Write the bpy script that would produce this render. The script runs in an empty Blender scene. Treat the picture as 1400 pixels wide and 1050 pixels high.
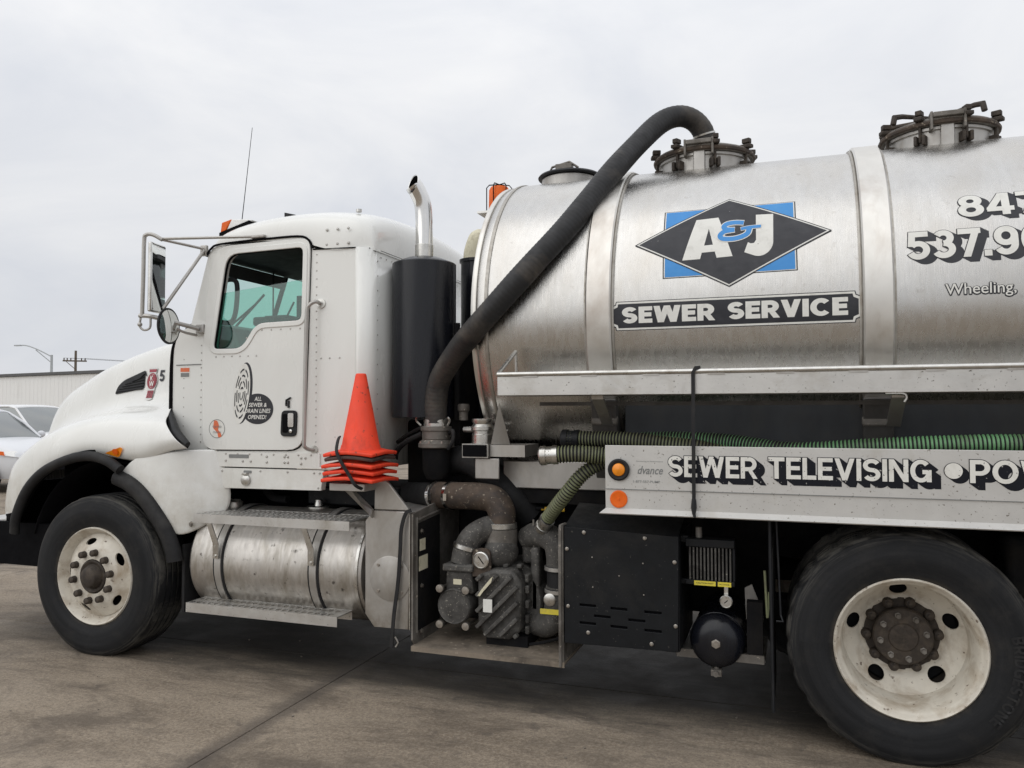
import bpy, bmesh, math, random
from mathutils import Vector, Matrix
from mathutils.geometry import delaunay_2d_cdt
from math import sin, cos, pi, radians as R, sqrt, atan2
random.seed(7)
S = bpy.context.scene
COL = S.collection

# ------------------------------------------------------------------ camera
cd = bpy.data.cameras.new('camera'); cam = bpy.data.objects.new('camera', cd); COL.objects.link(cam)
cam.location = (0, -3.888, 1.563)
cd.sensor_width = 36; cd.lens = 27.778; cd.clip_end = 2000; cd.clip_start = .05
Fv = Vector((-sin(R(19.401))*cos(R(1.872)), cos(R(19.401))*cos(R(1.872)), sin(R(1.872))))
q = Fv.to_track_quat('-Z', 'Y')
cam.rotation_euler = (q.to_matrix() @ Matrix.Rotation(R(-.109), 3, 'Z')).to_euler()
S.camera = cam

# ------------------------------------------------------------------ sky, sun, exposure
W = bpy.data.worlds.new('World'); S.world = W; W.use_nodes = True
SUN = Vector((-.42, -.62, .66)).normalized()
def world():
    nt = W.node_tree; N = nt.nodes; L = nt.links
    for n in list(N): N.remove(n)
    out = N.new('ShaderNodeOutputWorld'); bg = N.new('ShaderNodeBackground'); bg.inputs[1].default_value = 1
    sky = N.new('ShaderNodeTexSky'); sky.sky_type = 'NISHITA'; sky.sun_disc = False
    sky.sun_elevation = math.asin(SUN.z); sky.sun_rotation = atan2(SUN.x, SUN.y)
    sc_ = N.new('ShaderNodeMixRGB'); sc_.blend_type = 'MULTIPLY'; sc_.inputs[0].default_value = 1
    sc_.inputs[2].default_value = (.07, .07, .07, 1); L.new(sky.outputs[0], sc_.inputs[1])
    tc = N.new('ShaderNodeTexCoord'); sep = N.new('ShaderNodeSeparateXYZ'); L.new(tc.outputs['Generated'], sep.inputs[0])
    # overcast luminance rises smoothly from horizon to zenith
    cl = N.new('ShaderNodeMath'); cl.operation = 'MAXIMUM'; cl.inputs[1].default_value = 0; L.new(sep.outputs[2], cl.inputs[0])
    pw = N.new('ShaderNodeMath'); pw.operation = 'POWER'; pw.inputs[1].default_value = 1.6; L.new(cl.outputs[0], pw.inputs[0])
    ma = N.new('ShaderNodeMath'); ma.operation = 'MULTIPLY_ADD'; ma.inputs[1].default_value = .52; ma.inputs[2].default_value = .775
    L.new(pw.outputs[0], ma.inputs[0])
    mp = N.new('ShaderNodeMapping'); mp.inputs['Scale'].default_value = (1.3, 1.3, 3.4); L.new(tc.outputs['Generated'], mp.inputs[0])
    nz = N.new('ShaderNodeTexNoise'); nz.inputs['Scale'].default_value = 1.9; nz.inputs['Detail'].default_value = 7; nz.inputs['Roughness'].default_value = .56
    nz.inputs['Distortion'].default_value = .5
    L.new(mp.outputs[0], nz.inputs[0])
    cr = N.new('ShaderNodeValToRGB'); e = cr.color_ramp.elements
    e[0].position = .32; e[0].color = (.86, .89, .955, 1); e[1].position = .68; e[1].color = (1.075, 1.08, 1.095, 1)
    L.new(nz.outputs[0], cr.inputs[0])
    mu = N.new('ShaderNodeMixRGB'); mu.blend_type = 'MULTIPLY'; mu.inputs[0].default_value = 1
    L.new(cr.outputs[0], mu.inputs[1]); L.new(ma.outputs[0], mu.inputs[2])
    mx = N.new('ShaderNodeMixRGB'); mx.inputs[0].default_value = .96; L.new(sc_.outputs[0], mx.inputs[1]); L.new(mu.outputs[0], mx.inputs[2])
    L.new(mx.outputs[0], bg.inputs[0]); L.new(bg.outputs[0], out.inputs[0])
world()
sl = bpy.data.lights.new('sun', 'SUN'); sl.energy = .85; sl.angle = R(75); sl.color = (1, .97, .92)
so = bpy.data.objects.new('sun', sl); COL.objects.link(so); so.rotation_euler = (-SUN).to_track_quat('-Z', 'Y').to_euler()
S.view_settings.view_transform = 'Standard'; S.view_settings.look = 'None'; S.view_settings.exposure = 0; S.view_settings.gamma = 1
S.view_settings.use_curve_mapping = False

# ------------------------------------------------------------------ materials
MAT = {}
def mat(name, base, rough=.5, metal=0., dirt=None, dirt_lo=.5, dirt_hi=.75, dscale=3., stretch=(1, 1, 1), var=.1, vscale=8.,
        speck=None, spscale=60., sp_lo=.66, sp_hi=.72, bump=.0, bscale=60., bstretch=(1, 1, 1), coat=0., rvar=.1, low=None, spec=None,
        aniso=0.):
    m = bpy.data.materials.new(name); m.use_nodes = True; nt = m.node_tree; N = nt.nodes; L = nt.links
    b = N['Principled BSDF']; b.inputs['Metallic'].default_value = metal
    tc = N.new('ShaderNodeTexCoord')
    def noise(scale, st, det=6, rg=.6, dist=0.):
        mp = N.new('ShaderNodeMapping'); mp.inputs['Scale'].default_value = st; L.new(tc.outputs['Object'], mp.inputs[0])
        n = N.new('ShaderNodeTexNoise'); n.inputs['Scale'].default_value = scale; n.inputs['Detail'].default_value = det
        n.inputs['Roughness'].default_value = rg; n.inputs['Distortion'].default_value = dist; L.new(mp.outputs[0], n.inputs[0]); return n.outputs[0]
    def ramp(s, lo, hi, a=0., c=1.):
        r = N.new('ShaderNodeMapRange'); r.inputs[1].default_value = lo; r.inputs[2].default_value = hi; r.inputs[3].default_value = a; r.inputs[4].default_value = c
        L.new(s, r.inputs[0]); return r.outputs[0]
    def mix(f, a, c):
        x = N.new('ShaderNodeMixRGB')
        if isinstance(f, float): x.inputs[0].default_value = f
        else: L.new(f, x.inputs[0])
        for i, v in ((1, a), (2, c)):
            if isinstance(v, tuple): x.inputs[i].default_value = (*v[:3], 1)
            else: L.new(v, x.inputs[i])
        return x.outputs[0]
    n1 = noise(vscale, stretch)
    dk = tuple(c*(1-var) for c in base); lt = tuple(min(c*(1+var), 1) for c in base)
    col = mix(ramp(n1, .3, .7), dk, lt)
    if dirt:
        col = mix(ramp(noise(dscale, stretch, 8, .65, .4), dirt_lo, dirt_hi), col, dirt)
    if low:   # (colour, z0, z1): road grime that thins out with height
        sp = N.new('ShaderNodeSeparateXYZ'); L.new(tc.outputs['Object'], sp.inputs[0])
        a = ramp(sp.outputs[2], low[1], low[2], 1., 0.); nn = ramp(noise(7, (1, 1, 1), 8, .7), .35, .65)
        mm = N.new('ShaderNodeMath'); mm.operation = 'MULTIPLY'; L.new(a, mm.inputs[0]); L.new(nn, mm.inputs[1])
        col = mix(mm.outputs[0], col, low[0])
    if speck:
        col = mix(ramp(noise(spscale, (1, 1, 1), 3, .5), sp_lo, sp_hi), col, speck)
    L.new(col, b.inputs['Base Color'])
    L.new(ramp(noise(vscale*1.7, stretch), .3, .7, max(rough-rvar, .03), min(rough+rvar, 1)), b.inputs['Roughness'])
    if coat: b.inputs['Coat Weight'].default_value = coat; b.inputs['Coat Roughness'].default_value = .06
    if spec is not None: b.inputs['Specular IOR Level'].default_value = spec
    if aniso: b.inputs['Anisotropic'].default_value = aniso
    if bump:
        bp = N.new('ShaderNodeBump'); bp.inputs['Strength'].default_value = bump; bp.inputs['Distance'].default_value = .002
        L.new(noise(bscale, bstretch, 5, .6), bp.inputs['Height']); L.new(bp.outputs[0], b.inputs['Normal'])
    MAT[name] = m; return m
GR = (.26, .22, .165)
mat('white_paint', (.77, .77, .735), .26, 0, (.66, .65, .605), .5, .85, 1.6, (1, 1, .35), .015, 3, low=((.42, .38, .30), .5, 1.4), coat=.5, rvar=.05)
mat('tank_metal', (.62, .605, .58), .36, 1, (.47, .44, .40), .5, .78, 2.4, (5, 1, 1), .09, 14, bump=.22, bscale=10, bstretch=(42, .8, .8),
    speck=(.30, .28, .26), spscale=30, sp_lo=.70, sp_hi=.8, rvar=.1, stretch=(5, 1, 1)) if False else None
mat('tank_metal', (.56, .548, .525), .27, 1, (.51, .485, .445), .45, .75, 1.6, (2.6, 1, 1), .05, 9, bump=.42, bscale=10, bstretch=(60, .7, .7),
    speck=(.44, .42, .39), spscale=20, sp_lo=.66, sp_hi=.8, rvar=.05)
mat('band_metal', (.66, .64, .60), .4, 1, (.46, .41, .36), .5, .75, 3, (1, .6, .6), .06, 8, bump=.15, bscale=12, bstretch=(30, 1, 1), rvar=.08)
mat('aluminium', (.60, .59, .565), .42, .85, (.40, .37, .32), .54, .8, 5, (1, 1, 1), .08, 9, speck=(.12, .11, .09), spscale=75, sp_lo=.665, sp_hi=.75, bump=.2, bscale=90)
mat('panel_aluminium', (.58, .57, .545), .5, .5, (.46, .43, .37), .55, .85, 4, (1, 1, 1), .05, 9, speck=(.15, .13, .10), spscale=85, sp_lo=.65, sp_hi=.74, bump=.15, bscale=90)
mat('fuel_tank_metal', (.56, .535, .50), .46, .9, (.30, .27, .22), .46, .74, 5, (2.2, .7, .7), .14, 10, speck=(.10, .09, .08), spscale=22, sp_lo=.64, sp_hi=.76,
    low=((.10, .085, .07), .25, .62), bump=.2, bscale=12, bstretch=(30, 1, 1))
mat('cabinet_steel', (.46, .445, .42), .48, .8, (.30, .27, .23), .5, .8, 4, (1, 1, .5), .08, 10, bump=.15, bscale=120, low=((.2, .17, .13), .25, .6))
mat('dirty_steel', (.22, .205, .185), .62, .5, (.09, .078, .065), .42, .7, 5, (1, 1, 1), .2, 14, speck=(.4, .36, .3), spscale=40, sp_lo=.66, sp_hi=.74, bump=.4, bscale=80)
mat('pump_casting', (.095, .091, .084), .72, .2, (.035, .032, .029), .42, .68, 9, (1, 1, 1), .3, 20, speck=(.30, .28, .24), spscale=90, sp_lo=.62, sp_hi=.72, bump=.8, bscale=110)
mat('grimy_floor', (.24, .20, .155), .75, .2, (.09, .075, .06), .45, .7, 6, (1, 1, 1), .2, 12, speck=(.40, .35, .28), spscale=30, sp_lo=.64, sp_hi=.72, bump=.5, bscale=60)
mat('rust_pipe', (.092, .068, .051), .7, .3, (.055, .045, .04), .45, .65, 10, (1, 1, 1), .35, 16, speck=(.36, .31, .24), spscale=48, sp_lo=.62, sp_hi=.72, bump=.7, bscale=70)
mat('chrome', (.72, .71, .69), .14, 1, (.5, .47, .42), .55, .85, 8, (1, 1, 1), .05, 10, rvar=.06)
mat('bright_metal', (.60, .59, .56), .32, 1, (.36, .33, .29), .5, .8, 12, (1, 1, 1), .1, 20, bump=.1, bscale=150)
mat('bare_bolt', (.40, .37, .33), .4, .9, None, var=.2, vscale=90)
mat('black_gloss', (.007, .008, .012), .26, 0, (.016, .016, .018), .5, .8, 3, (3, 3, .35), .1, 5, coat=.0, rvar=.06, spec=.4)
mat('black_paint', (.008, .009, .0105), .5, 0, (.022, .021, .020), .5, .8, 4, (1, 1, 1), .2, 12, speck=(.09, .085, .075), spscale=70, sp_lo=.70, sp_hi=.78, bump=.15, bscale=140, spec=.22)
mat('black_plastic', (.012, .013, .015), .5, 0, (.03, .03, .028), .5, .78, 4, (1, 1, 1), .15, 8, bump=.12, bscale=160, spec=.3)
mat('rubber', (.016, .016, .017), .66, 0, (.042, .040, .037), .5, .78, 5, (1, 1, 1), .2, 14, bump=.3, bscale=90, spec=.3)
mat('hose_black', (.014, .014, .015), .6, 0, (.085, .072, .058), .52, .74, 3, (1, 1, 1), .2, 10, bump=.3, bscale=120, low=((.10, .085, .068), 1.3, 2.1))
mat('hose_green', (.13, .30, .135), .5, 0, (.07, .085, .045), .45, .7, 4, (1, 1, 1), .15, 10)
mat('hose_olive', (.15, .165, .085), .6, 0, (.09, .082, .055), .45, .7, 6, (1, 1, 1), .2, 10)
mat('chassis_black', (.008, .008, .009), .8, 0, (.018, .016, .014), .45, .7, 5, (1, 1, 1), .2, 10, bump=.4, bscale=60, spec=.15)
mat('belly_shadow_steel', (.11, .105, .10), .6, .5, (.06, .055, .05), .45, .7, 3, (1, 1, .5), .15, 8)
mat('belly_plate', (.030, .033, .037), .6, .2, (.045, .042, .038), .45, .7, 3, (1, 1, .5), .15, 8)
mat('weld_metal', (.42, .40, .365), .5, 1, (.28, .25, .21), .45, .7, 6, (1, 1, 1), .1, 20)
mat('grit_stone', (.16, .14, .115), .9, 0, None, var=.5, vscale=9)
mat('rim_white', (.62, .58, .50), .48, 0, (.32, .25, .17), .47, .76, 8, (1, 1, 1), .08, 12, speck=(.14, .10, .07), spscale=38, sp_lo=.66, sp_hi=.74, bump=.2, bscale=60)
mat('hub_grime', (.040, .031, .024), .7, .1, (.085, .066, .048), .48, .7, 18, (1, 1, 1), .3, 30, bump=.6, bscale=90)
mat('cone_orange', (.84, .058, .018), .6, 0, (.42, .05, .022), .5, .78, 7, (1, 1, .5), .1, 12, speck=(.16, .04, .025), spscale=34, sp_lo=.64, sp_hi=.76, bump=.2, bscale=70)
mat('cone_dirty', (.09, .055, .045), .75, 0, (.03, .025, .022), .45, .65, 9, (1, 1, 1), .2, 12)
mat('amber_lens', (.85, .27, .01), .25, 0, None, var=.12, vscale=60, coat=.2)
mat('orange_lens', (.78, .13, .008), .4, 0, None, var=.12, vscale=30, spec=.3)
mat('clear_lens', (.74, .74, .72), .18, .1, None, var=.12, vscale=40, coat=.5)
mat('decal_white', (.76, .755, .71), .5, 0, (.58, .57, .53), .5, .8, 14, (1, 1, 1), .03, 10, speck=(.24, .23, .21), spscale=65, sp_lo=.735, sp_hi=.77)
mat('decal_white_worn', (.74, .73, .68), .55, 0, (.6, .58, .53), .5, .8, 14, (1, 1, 1), .03, 10, speck=(.05, .05, .05), spscale=75, sp_lo=.68, sp_hi=.71)
mat('decal_black', (.014, .015, .021), .42, 0, (.04, .04, .048), .5, .8, 6, (1, 1, 1), .1, 10, speck=(.35, .35, .34), spscale=80, sp_lo=.755, sp_hi=.78)
mat('decal_black_worn', (.008, .009, .014), .5, 0, None, var=.1, spec=.2, speck=(.50, .49, .46), spscale=85, sp_lo=.70, sp_hi=.73)
mat('decal_blue', (.035, .25, .62), .42, 0, (.06, .29, .62), .5, .8, 6, (1, 1, 1), .06, 10)
mat('decal_grey', (.20, .205, .20), .55, 0, None, var=.1)
mat('decal_red', (.30, .012, .028), .35, 0, None, var=.08, coat=.4)
mat('decal_orange', (.72, .16, .06), .5, 0, None, var=.1)
mat('decal_yellow', (.72, .60, .06), .5, 0, (.45, .38, .1), .5, .8, 20, (1, 1, 1), .06, 10)
mat('decal_cream', (.66, .62, .46), .6, 0, (.35, .31, .22), .5, .75, 20, (1, 1, 1), .06, 10)
mat('rope_yellow', (.62, .38, .03), .6, 0)
mat('interior_dark', (.020, .021, .023), .7, 0, None, var=.1)
mat('interior_grey', (.085, .088, .09), .6, 0, None, var=.1)
mat('gap_black', (.004, .004, .005), .85, 0, spec=.1)
mat('mirror_face', (.80, .82, .82), .03, 1, None, var=.01, rvar=.0)
mat('car_white', (.80, .80, .80), .25, 0, None, var=.02, coat=.6, rvar=.05)
mat('car_silver', (.70, .71, .73), .35, 0, None, var=.02, coat=.3, rvar=.03)
mat('warehouse_white', (.82, .82, .80), .6, 0, (.50, .49, .46), .6, .9, .4, (1, 1, .3), .02, 2)
mat('roof_grey', (.10, .10, .10), .7, 0)
mat('galvanised', (.33, .34, .34), .5, .5)
mat('pole_wood', (.13, .105, .08), .85, 0)
mat('insulator_brown', (.09, .07, .06), .4, 0)

def glass_mat(name, tint, gl=.12):
    m = bpy.data.materials.new(name); m.use_nodes = True; nt = m.node_tree; N = nt.nodes; L = nt.links
    for n in list(N): N.remove(n)
    o = N.new('ShaderNodeOutputMaterial'); t = N.new('ShaderNodeBsdfTransparent'); t.inputs[0].default_value = (*tint, 1)
    g = N.new('ShaderNodeBsdfGlossy'); g.inputs[0].default_value = (.9, .92, .92, 1); g.inputs['Roughness'].default_value = .03
    f = N.new('ShaderNodeLayerWeight'); f.inputs[0].default_value = .5
    pw = N.new('ShaderNodeMath'); pw.operation = 'POWER'; pw.inputs[1].default_value = 4.5; L.new(f.outputs['Facing'], pw.inputs[0])
    a = N.new('ShaderNodeMath'); a.operation = 'MULTIPLY_ADD'; a.inputs[1].default_value = .9; a.inputs[2].default_value = gl+.04; L.new(pw.outputs[0], a.inputs[0])
    x = N.new('ShaderNodeMixShader'); L.new(a.outputs[0], x.inputs[0]); L.new(t.outputs[0], x.inputs[1]); L.new(g.outputs[0], x.inputs[2])
    L.new(x.outputs[0], o.inputs[0]); MAT[name] = m
glass_mat('cab_glass', (.60, .82, .76), .03)
glass_mat('windscreen_glass', (.62, .82, .77), .02)
glass_mat('car_glass', (.10, .15, .15), .22)

def tyre_material():
    m = bpy.data.materials.new('tyre_rubber'); m.use_nodes = True; nt = m.node_tree; N = nt.nodes; L = nt.links; b = N['Principled BSDF']
    tc = N.new('ShaderNodeTexCoord'); sp = N.new('ShaderNodeSeparateXYZ'); L.new(tc.outputs['Object'], sp.inputs[0])
    def op(o, a, c=0.):
        x = N.new('ShaderNodeMath'); x.operation = o
        for i, v in ((0, a), (1, c)):
            if isinstance(v, (int, float)): x.inputs[i].default_value = v
            else: L.new(v, x.inputs[i])
        return x.outputs[0]
    r = op('SQRT', op('ADD', op('MULTIPLY', sp.outputs[0], sp.outputs[0]), op('MULTIPLY', sp.outputs[2], sp.outputs[2])))
    an = op('ARCTAN2', sp.outputs[2], sp.outputs[0])
    cb = N.new('ShaderNodeCombineXYZ'); L.new(op('MULTIPLY', r, 70.), cb.inputs[0]); L.new(op('MULTIPLY', an, 1.6), cb.inputs[1]); L.new(sp.outputs[1], cb.inputs[2])
    def noise(v, sc, det=6, rg=.6):
        n = N.new('ShaderNodeTexNoise'); n.inputs['Scale'].default_value = sc; n.inputs['Detail'].default_value = det; n.inputs['Roughness'].default_value = rg; L.new(v, n.inputs[0]); return n.outputs[0]
    def ramp(v, lo, hi, a=0., c=1.):
        q_ = N.new('ShaderNodeMapRange'); q_.inputs[1].default_value = lo; q_.inputs[2].default_value = hi; q_.inputs[3].default_value = a; q_.inputs[4].default_value = c; L.new(v, q_.inputs[0]); return q_.outputs[0]
    def mix(f, a, c):
        x = N.new('ShaderNodeMixRGB'); L.new(f, x.inputs[0])
        for i, v in ((1, a), (2, c)):
            if isinstance(v, tuple): x.inputs[i].default_value = (*v, 1)
            else: L.new(v, x.inputs[i])
        return x.outputs[0]
    n1 = noise(cb.outputs[0], .35); n2 = noise(tc.outputs['Object'], 9, 8, .7); n3 = noise(cb.outputs[0], 1.0, 8, .75)
    col = mix(ramp(n1, .35, .65), (.010, .0105, .0115), (.019, .0195, .021))
    col = mix(ramp(n2, .5, .78, 0, .5), col, (.040, .037, .033))
    sh = op('MULTIPLY', ramp(r, .462, .508), ramp(n3, .46, .62))
    col = mix(op('MULTIPLY', sh, .7), col, (.125, .118, .103))
    br = op('MULTIPLY', ramp(r, .335, .318), ramp(n2, .4, .65)); col = mix(op('MULTIPLY', br, .5), col, (.07, .06, .048))
    L.new(col, b.inputs['Base Color']); b.inputs['Roughness'].default_value = .7; b.inputs['Specular IOR Level'].default_value = .2
    bp = N.new('ShaderNodeBump'); bp.inputs['Strength'].default_value = .4; bp.inputs['Distance'].default_value = .002
    L.new(op('ADD', noise(tc.outputs['Object'], 70, 4), op('MULTIPLY', n1, 2.)), bp.inputs['Height']); L.new(bp.outputs[0], b.inputs['Normal'])
    MAT['tyre_rubber'] = m
tyre_material()
def concrete():
    m = bpy.data.materials.new('concrete'); m.use_nodes = True; nt = m.node_tree; N = nt.nodes; L = nt.links
    b = N['Principled BSDF']; g = N.new('ShaderNodeNewGeometry'); P = g.outputs['Position']
    def noise(sc, st=(1, 1, 1), det=8, rg=.62, dist=0., off=(0, 0, 0)):
        mp = N.new('ShaderNodeMapping'); mp.inputs['Scale'].default_value = st; mp.inputs['Location'].default_value = off; L.new(P, mp.inputs[0])
        n = N.new('ShaderNodeTexNoise'); n.inputs['Scale'].default_value = sc; n.inputs['Detail'].default_value = det; n.inputs['Roughness'].default_value = rg
        n.inputs['Distortion'].default_value = dist; L.new(mp.outputs[0], n.inputs[0]); return n.outputs[0]
    def ramp(s, lo, hi, a=0., c=1., smooth=False):
        r = N.new('ShaderNodeMapRange'); r.inputs[1].default_value = lo; r.inputs[2].default_value = hi; r.inputs[3].default_value = a; r.inputs[4].default_value = c
        if smooth: r.interpolation_type = 'SMOOTHSTEP'
        L.new(s, r.inputs[0]); return r.outputs[0]
    def op(o, a, c):
        x = N.new('ShaderNodeMath'); x.operation = o
        for i, v in ((0, a), (1, c)):
            if isinstance(v, (int, float)): x.inputs[i].default_value = v
            else: L.new(v, x.inputs[i])
        return x.outputs[0]
    def mix(f, a, c):
        x = N.new('ShaderNodeMixRGB'); L.new(f, x.inputs[0])
        for i, v in ((1, a), (2, c)):
            if isinstance(v, tuple): x.inputs[i].default_value = (*v, 1)
            else: L.new(v, x.inputs[i])
        return x.outputs[0]
    col = mix(ramp(noise(1.3, (.7, 1.3, 1), 12, .72, .4), .36, .64), (.175, .138, .100), (.295, .243, .184))
    col = mix(ramp(noise(55, (1, 1, 1), 4, .7), .42, .62, 0, .45), col, (.43, .365, .285))          # sandy grain
    col = mix(ramp(noise(26, (1, 1, 1), 6, .8), .52, .66, 0, .55), col, (.12, .10, .082))           # pitted paste
    col = mix(ramp(noise(120, (1, 1, 1), 2, .5), .58, .66, 0, .6), col, (.10, .085, .07))           # pores
    col = mix(ramp(noise(1.7, (.62, 1.35, 1), 12, .74, .5, (3, 1, 0)), .48, .62, 0, .68), col, (.085, .068, .053))  # smeared tyre dirt
    col = mix(ramp(noise(6.5, (1, 1, 1), 6, .6, .3, (9, 4, 0)), .62, .70, 0, .55), col, (.09, .075, .062))     # spots
    # darker band of ground under the truck, and the dark staining along the slab joints
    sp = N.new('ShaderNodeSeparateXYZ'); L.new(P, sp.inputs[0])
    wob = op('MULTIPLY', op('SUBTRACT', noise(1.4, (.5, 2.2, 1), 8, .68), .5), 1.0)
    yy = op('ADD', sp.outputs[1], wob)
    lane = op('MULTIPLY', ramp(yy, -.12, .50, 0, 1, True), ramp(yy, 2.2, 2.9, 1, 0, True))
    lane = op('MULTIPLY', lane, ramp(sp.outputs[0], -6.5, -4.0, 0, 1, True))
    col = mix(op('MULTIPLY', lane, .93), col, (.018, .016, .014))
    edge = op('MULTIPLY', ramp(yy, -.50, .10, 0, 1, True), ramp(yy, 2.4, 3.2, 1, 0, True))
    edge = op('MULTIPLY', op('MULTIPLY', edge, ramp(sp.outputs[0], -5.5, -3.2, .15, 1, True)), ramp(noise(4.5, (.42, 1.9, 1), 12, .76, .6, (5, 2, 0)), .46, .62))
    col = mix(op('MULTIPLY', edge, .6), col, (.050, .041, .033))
    jw = op('ADD', op('ABSOLUTE', op('ADD', sp.outputs[0], 2.51), 0), op('MULTIPLY', op('SUBTRACT', noise(5), .5), .16))
    col = mix(ramp(jw, .015, .12, .62, 0, True), col, (.075, .063, .054))
    L.new(col, b.inputs['Base Color'])
    L.new(ramp(noise(3, dist=.4), .3, .7, .62, .9), b.inputs['Roughness'])
    b.inputs['Specular IOR Level'].default_value = .3
    bp = N.new('ShaderNodeBump'); bp.inputs['Strength'].default_value = .55; bp.inputs['Distance'].default_value = .004
    L.new(op('ADD', noise(70, (1, 1, 1), 4, .7), op('MULTIPLY', noise(9, (1, 1, 1), 5), 1.5)), bp.inputs['Height']); L.new(bp.outputs[0], b.inputs['Normal'])
    MAT['concrete'] = m
concrete()

# ------------------------------------------------------------------ object helpers
def M4(p): return p
def link(name, me, m, parent=None, kind=None):
    o = bpy.data.objects.new(name, me); COL.objects.link(o)
    if m: me.materials.append(MAT[m] if isinstance(m, str) else m)
    if parent is not None:
        o.parent = parent
        if parent.type == 'EMPTY' and not parent.get('_local'): o.matrix_parent_inverse = Matrix.Translation(-parent.location)
    if kind: o['kind'] = kind
    return o
class MB:
    def __init__(s): s.v = []; s.f = []
    def add(s, vs, fs):
        n = len(s.v); s.v += [tuple(v) for v in vs]; s.f += [tuple(i+n for i in f) for f in fs]; return s
    def box(s, a, b, rot=None, piv=None):
        x0, y0, z0 = a; x1, y1, z1 = b
        vs = [Vector(p) for p in ((x0, y0, z0), (x1, y0, z0), (x1, y1, z0), (x0, y1, z0), (x0, y0, z1), (x1, y0, z1), (x1, y1, z1), (x0, y1, z1))]
        if rot is not None:
            piv = Vector(piv) if piv is not None else (Vector(a)+Vector(b))/2
            vs = [rot @ (v-piv) + piv for v in vs]
        return s.add(vs, [(0, 3, 2, 1), (4, 5, 6, 7), (0, 1, 5, 4), (1, 2, 6, 5), (2, 3, 7, 6), (3, 0, 4, 7)])
    def tube(s, pts, r, n=12, cap=True, closed=False):
        pts = [Vector(p) for p in pts]; k = len(pts); rs = r if isinstance(r, (list, tuple)) else [r]*k
        vs = []; up = None
        for i, p in enumerate(pts):
            if closed: t = (pts[(i+1) % k]-pts[i-1]).normalized()
            else: t = (pts[min(i+1, k-1)]-pts[max(i-1, 0)]).normalized()
            if up is None:
                up = Vector((0, 0, 1)) if abs(t.z) < .9 else Vector((1, 0, 0))
                up = (up - t*up.dot(t)).normalized()
            else:
                up = (up - t*up.dot(t)).normalized()
            w = t.cross(up)
            vs += [p + (up*cos(2*pi*j/n)+w*sin(2*pi*j/n))*rs[i] for j in range(n)]
        fs = []
        for i in range(k if closed else k-1):
            a = i*n; b = ((i+1) % k)*n
            fs += [(a+j, b+j, b+(j+1) % n, a+(j+1) % n) for j in range(n)]
        if cap and not closed: fs += [tuple(range(n)), tuple(range((k-1)*n, k*n))[::-1]]
        return s.add(vs, fs)
    def cyl(s, a, b, r, n=20, r2=None): return s.tube([a, b], [r, r if r2 is None else r2], n)
    def lathe(s, prof, o=(0, 0, 0), ax=(0, -1, 0), n=48, closed=False, cap=True):
        # prof: list of (radius, distance along ax)
        o = Vector(o); ax = Vector(ax).normalized(); u = Vector((0, 0, 1)) if abs(ax.z) < .9 else Vector((1, 0, 0))
        u = (u-ax*u.dot(ax)).normalized(); w = ax.cross(u); vs = []
        for r, h in prof: vs += [o+ax*h+(u*cos(2*pi*j/n)+w*sin(2*pi*j/n))*max(r, 1e-5) for j in range(n)]
        fs = []; k = len(prof)
        for i in range(k if closed else k-1):
            a = i*n; b = ((i+1) % k)*n
            fs += [(a+j, a+(j+1) % n, b+(j+1) % n, b+j) for j in range(n)]
        if not closed and cap:
            if prof[0][0] > 1e-4: fs.append(tuple(range(n))[::-1])
            if prof[-1][0] > 1e-4: fs.append(tuple(range((k-1)*n, k*n)))
        return s.add(vs, fs)
    def bolt(s, p, ax=(0, -1, 0), r=.012, h=.012, n=6):
        return s.lathe([(r*1.35, 0), (r*1.35, h*.25), (r, h*.3), (r, h), (0, h)], p, ax, n)
    def prism(s, poly, d, ext):
        # poly of 3-D points, extruded by vector ext
        poly = [Vector(p) for p in poly]; e = Vector(ext); n = len(poly)
        return s.add(poly+[p+e for p in poly], [tuple(range(n))[::-1], tuple(range(n, 2*n))]+[(i, (i+1) % n, n+(i+1) % n, n+i) for i in range(n)])
    def ball(s, c, r, n=16, m=10, sc=(1, 1, 1)):
        c = Vector(c); vs = []
        for i in range(m+1):
            a = pi*i/m
            vs += [c+Vector((sin(a)*cos(2*pi*j/n)*sc[0], sin(a)*sin(2*pi*j/n)*sc[1], cos(a)*sc[2]))*r for j in range(n)]
        return s.add(vs, [(i*n+j, (i+1)*n+j, (i+1)*n+(j+1) % n, i*n+(j+1) % n) for i in range(m) for j in range(n)])
    def grid(s, rows):
        n = len(rows[0]); vs = [p for r in rows for p in r]
        return s.add(vs, [(i*n+j, i*n+j+1, (i+1)*n+j+1, (i+1)*n+j) for i in range(len(rows)-1) for j in range(n-1)])
    def build(s, name, m, parent=None, ang=35, bevel=0., sub=0, kind=None, thick=0., fix=True, segs=2):
        me = bpy.data.meshes.new(name); me.from_pydata(s.v, [], s.f)
        if fix:
            bm = bmesh.new(); bm.from_mesh(me); bmesh.ops.remove_doubles(bm, verts=bm.verts, dist=1e-5)
            bmesh.ops.recalc_face_normals(bm, faces=bm.faces); bm.to_mesh(me); bm.free()
        o = link(name, me, m, parent, kind)
        if ang:
            for p in me.polygons: p.use_smooth = True
            if not sub: me.set_sharp_from_angle(angle=R(ang))
        if thick:
            md = o.modifiers.new('solid', 'SOLIDIFY'); md.thickness = thick; md.offset = 0
        if sub:
            md = o.modifiers.new('sub', 'SUBSURF'); md.levels = sub; md.render_levels = sub
        if bevel:
            md = o.modifiers.new('bevel', 'BEVEL'); md.width = bevel; md.segments = segs; md.limit_method = 'ANGLE'; md.angle_limit = R(40); md.harden_normals = False
        return o
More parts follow.
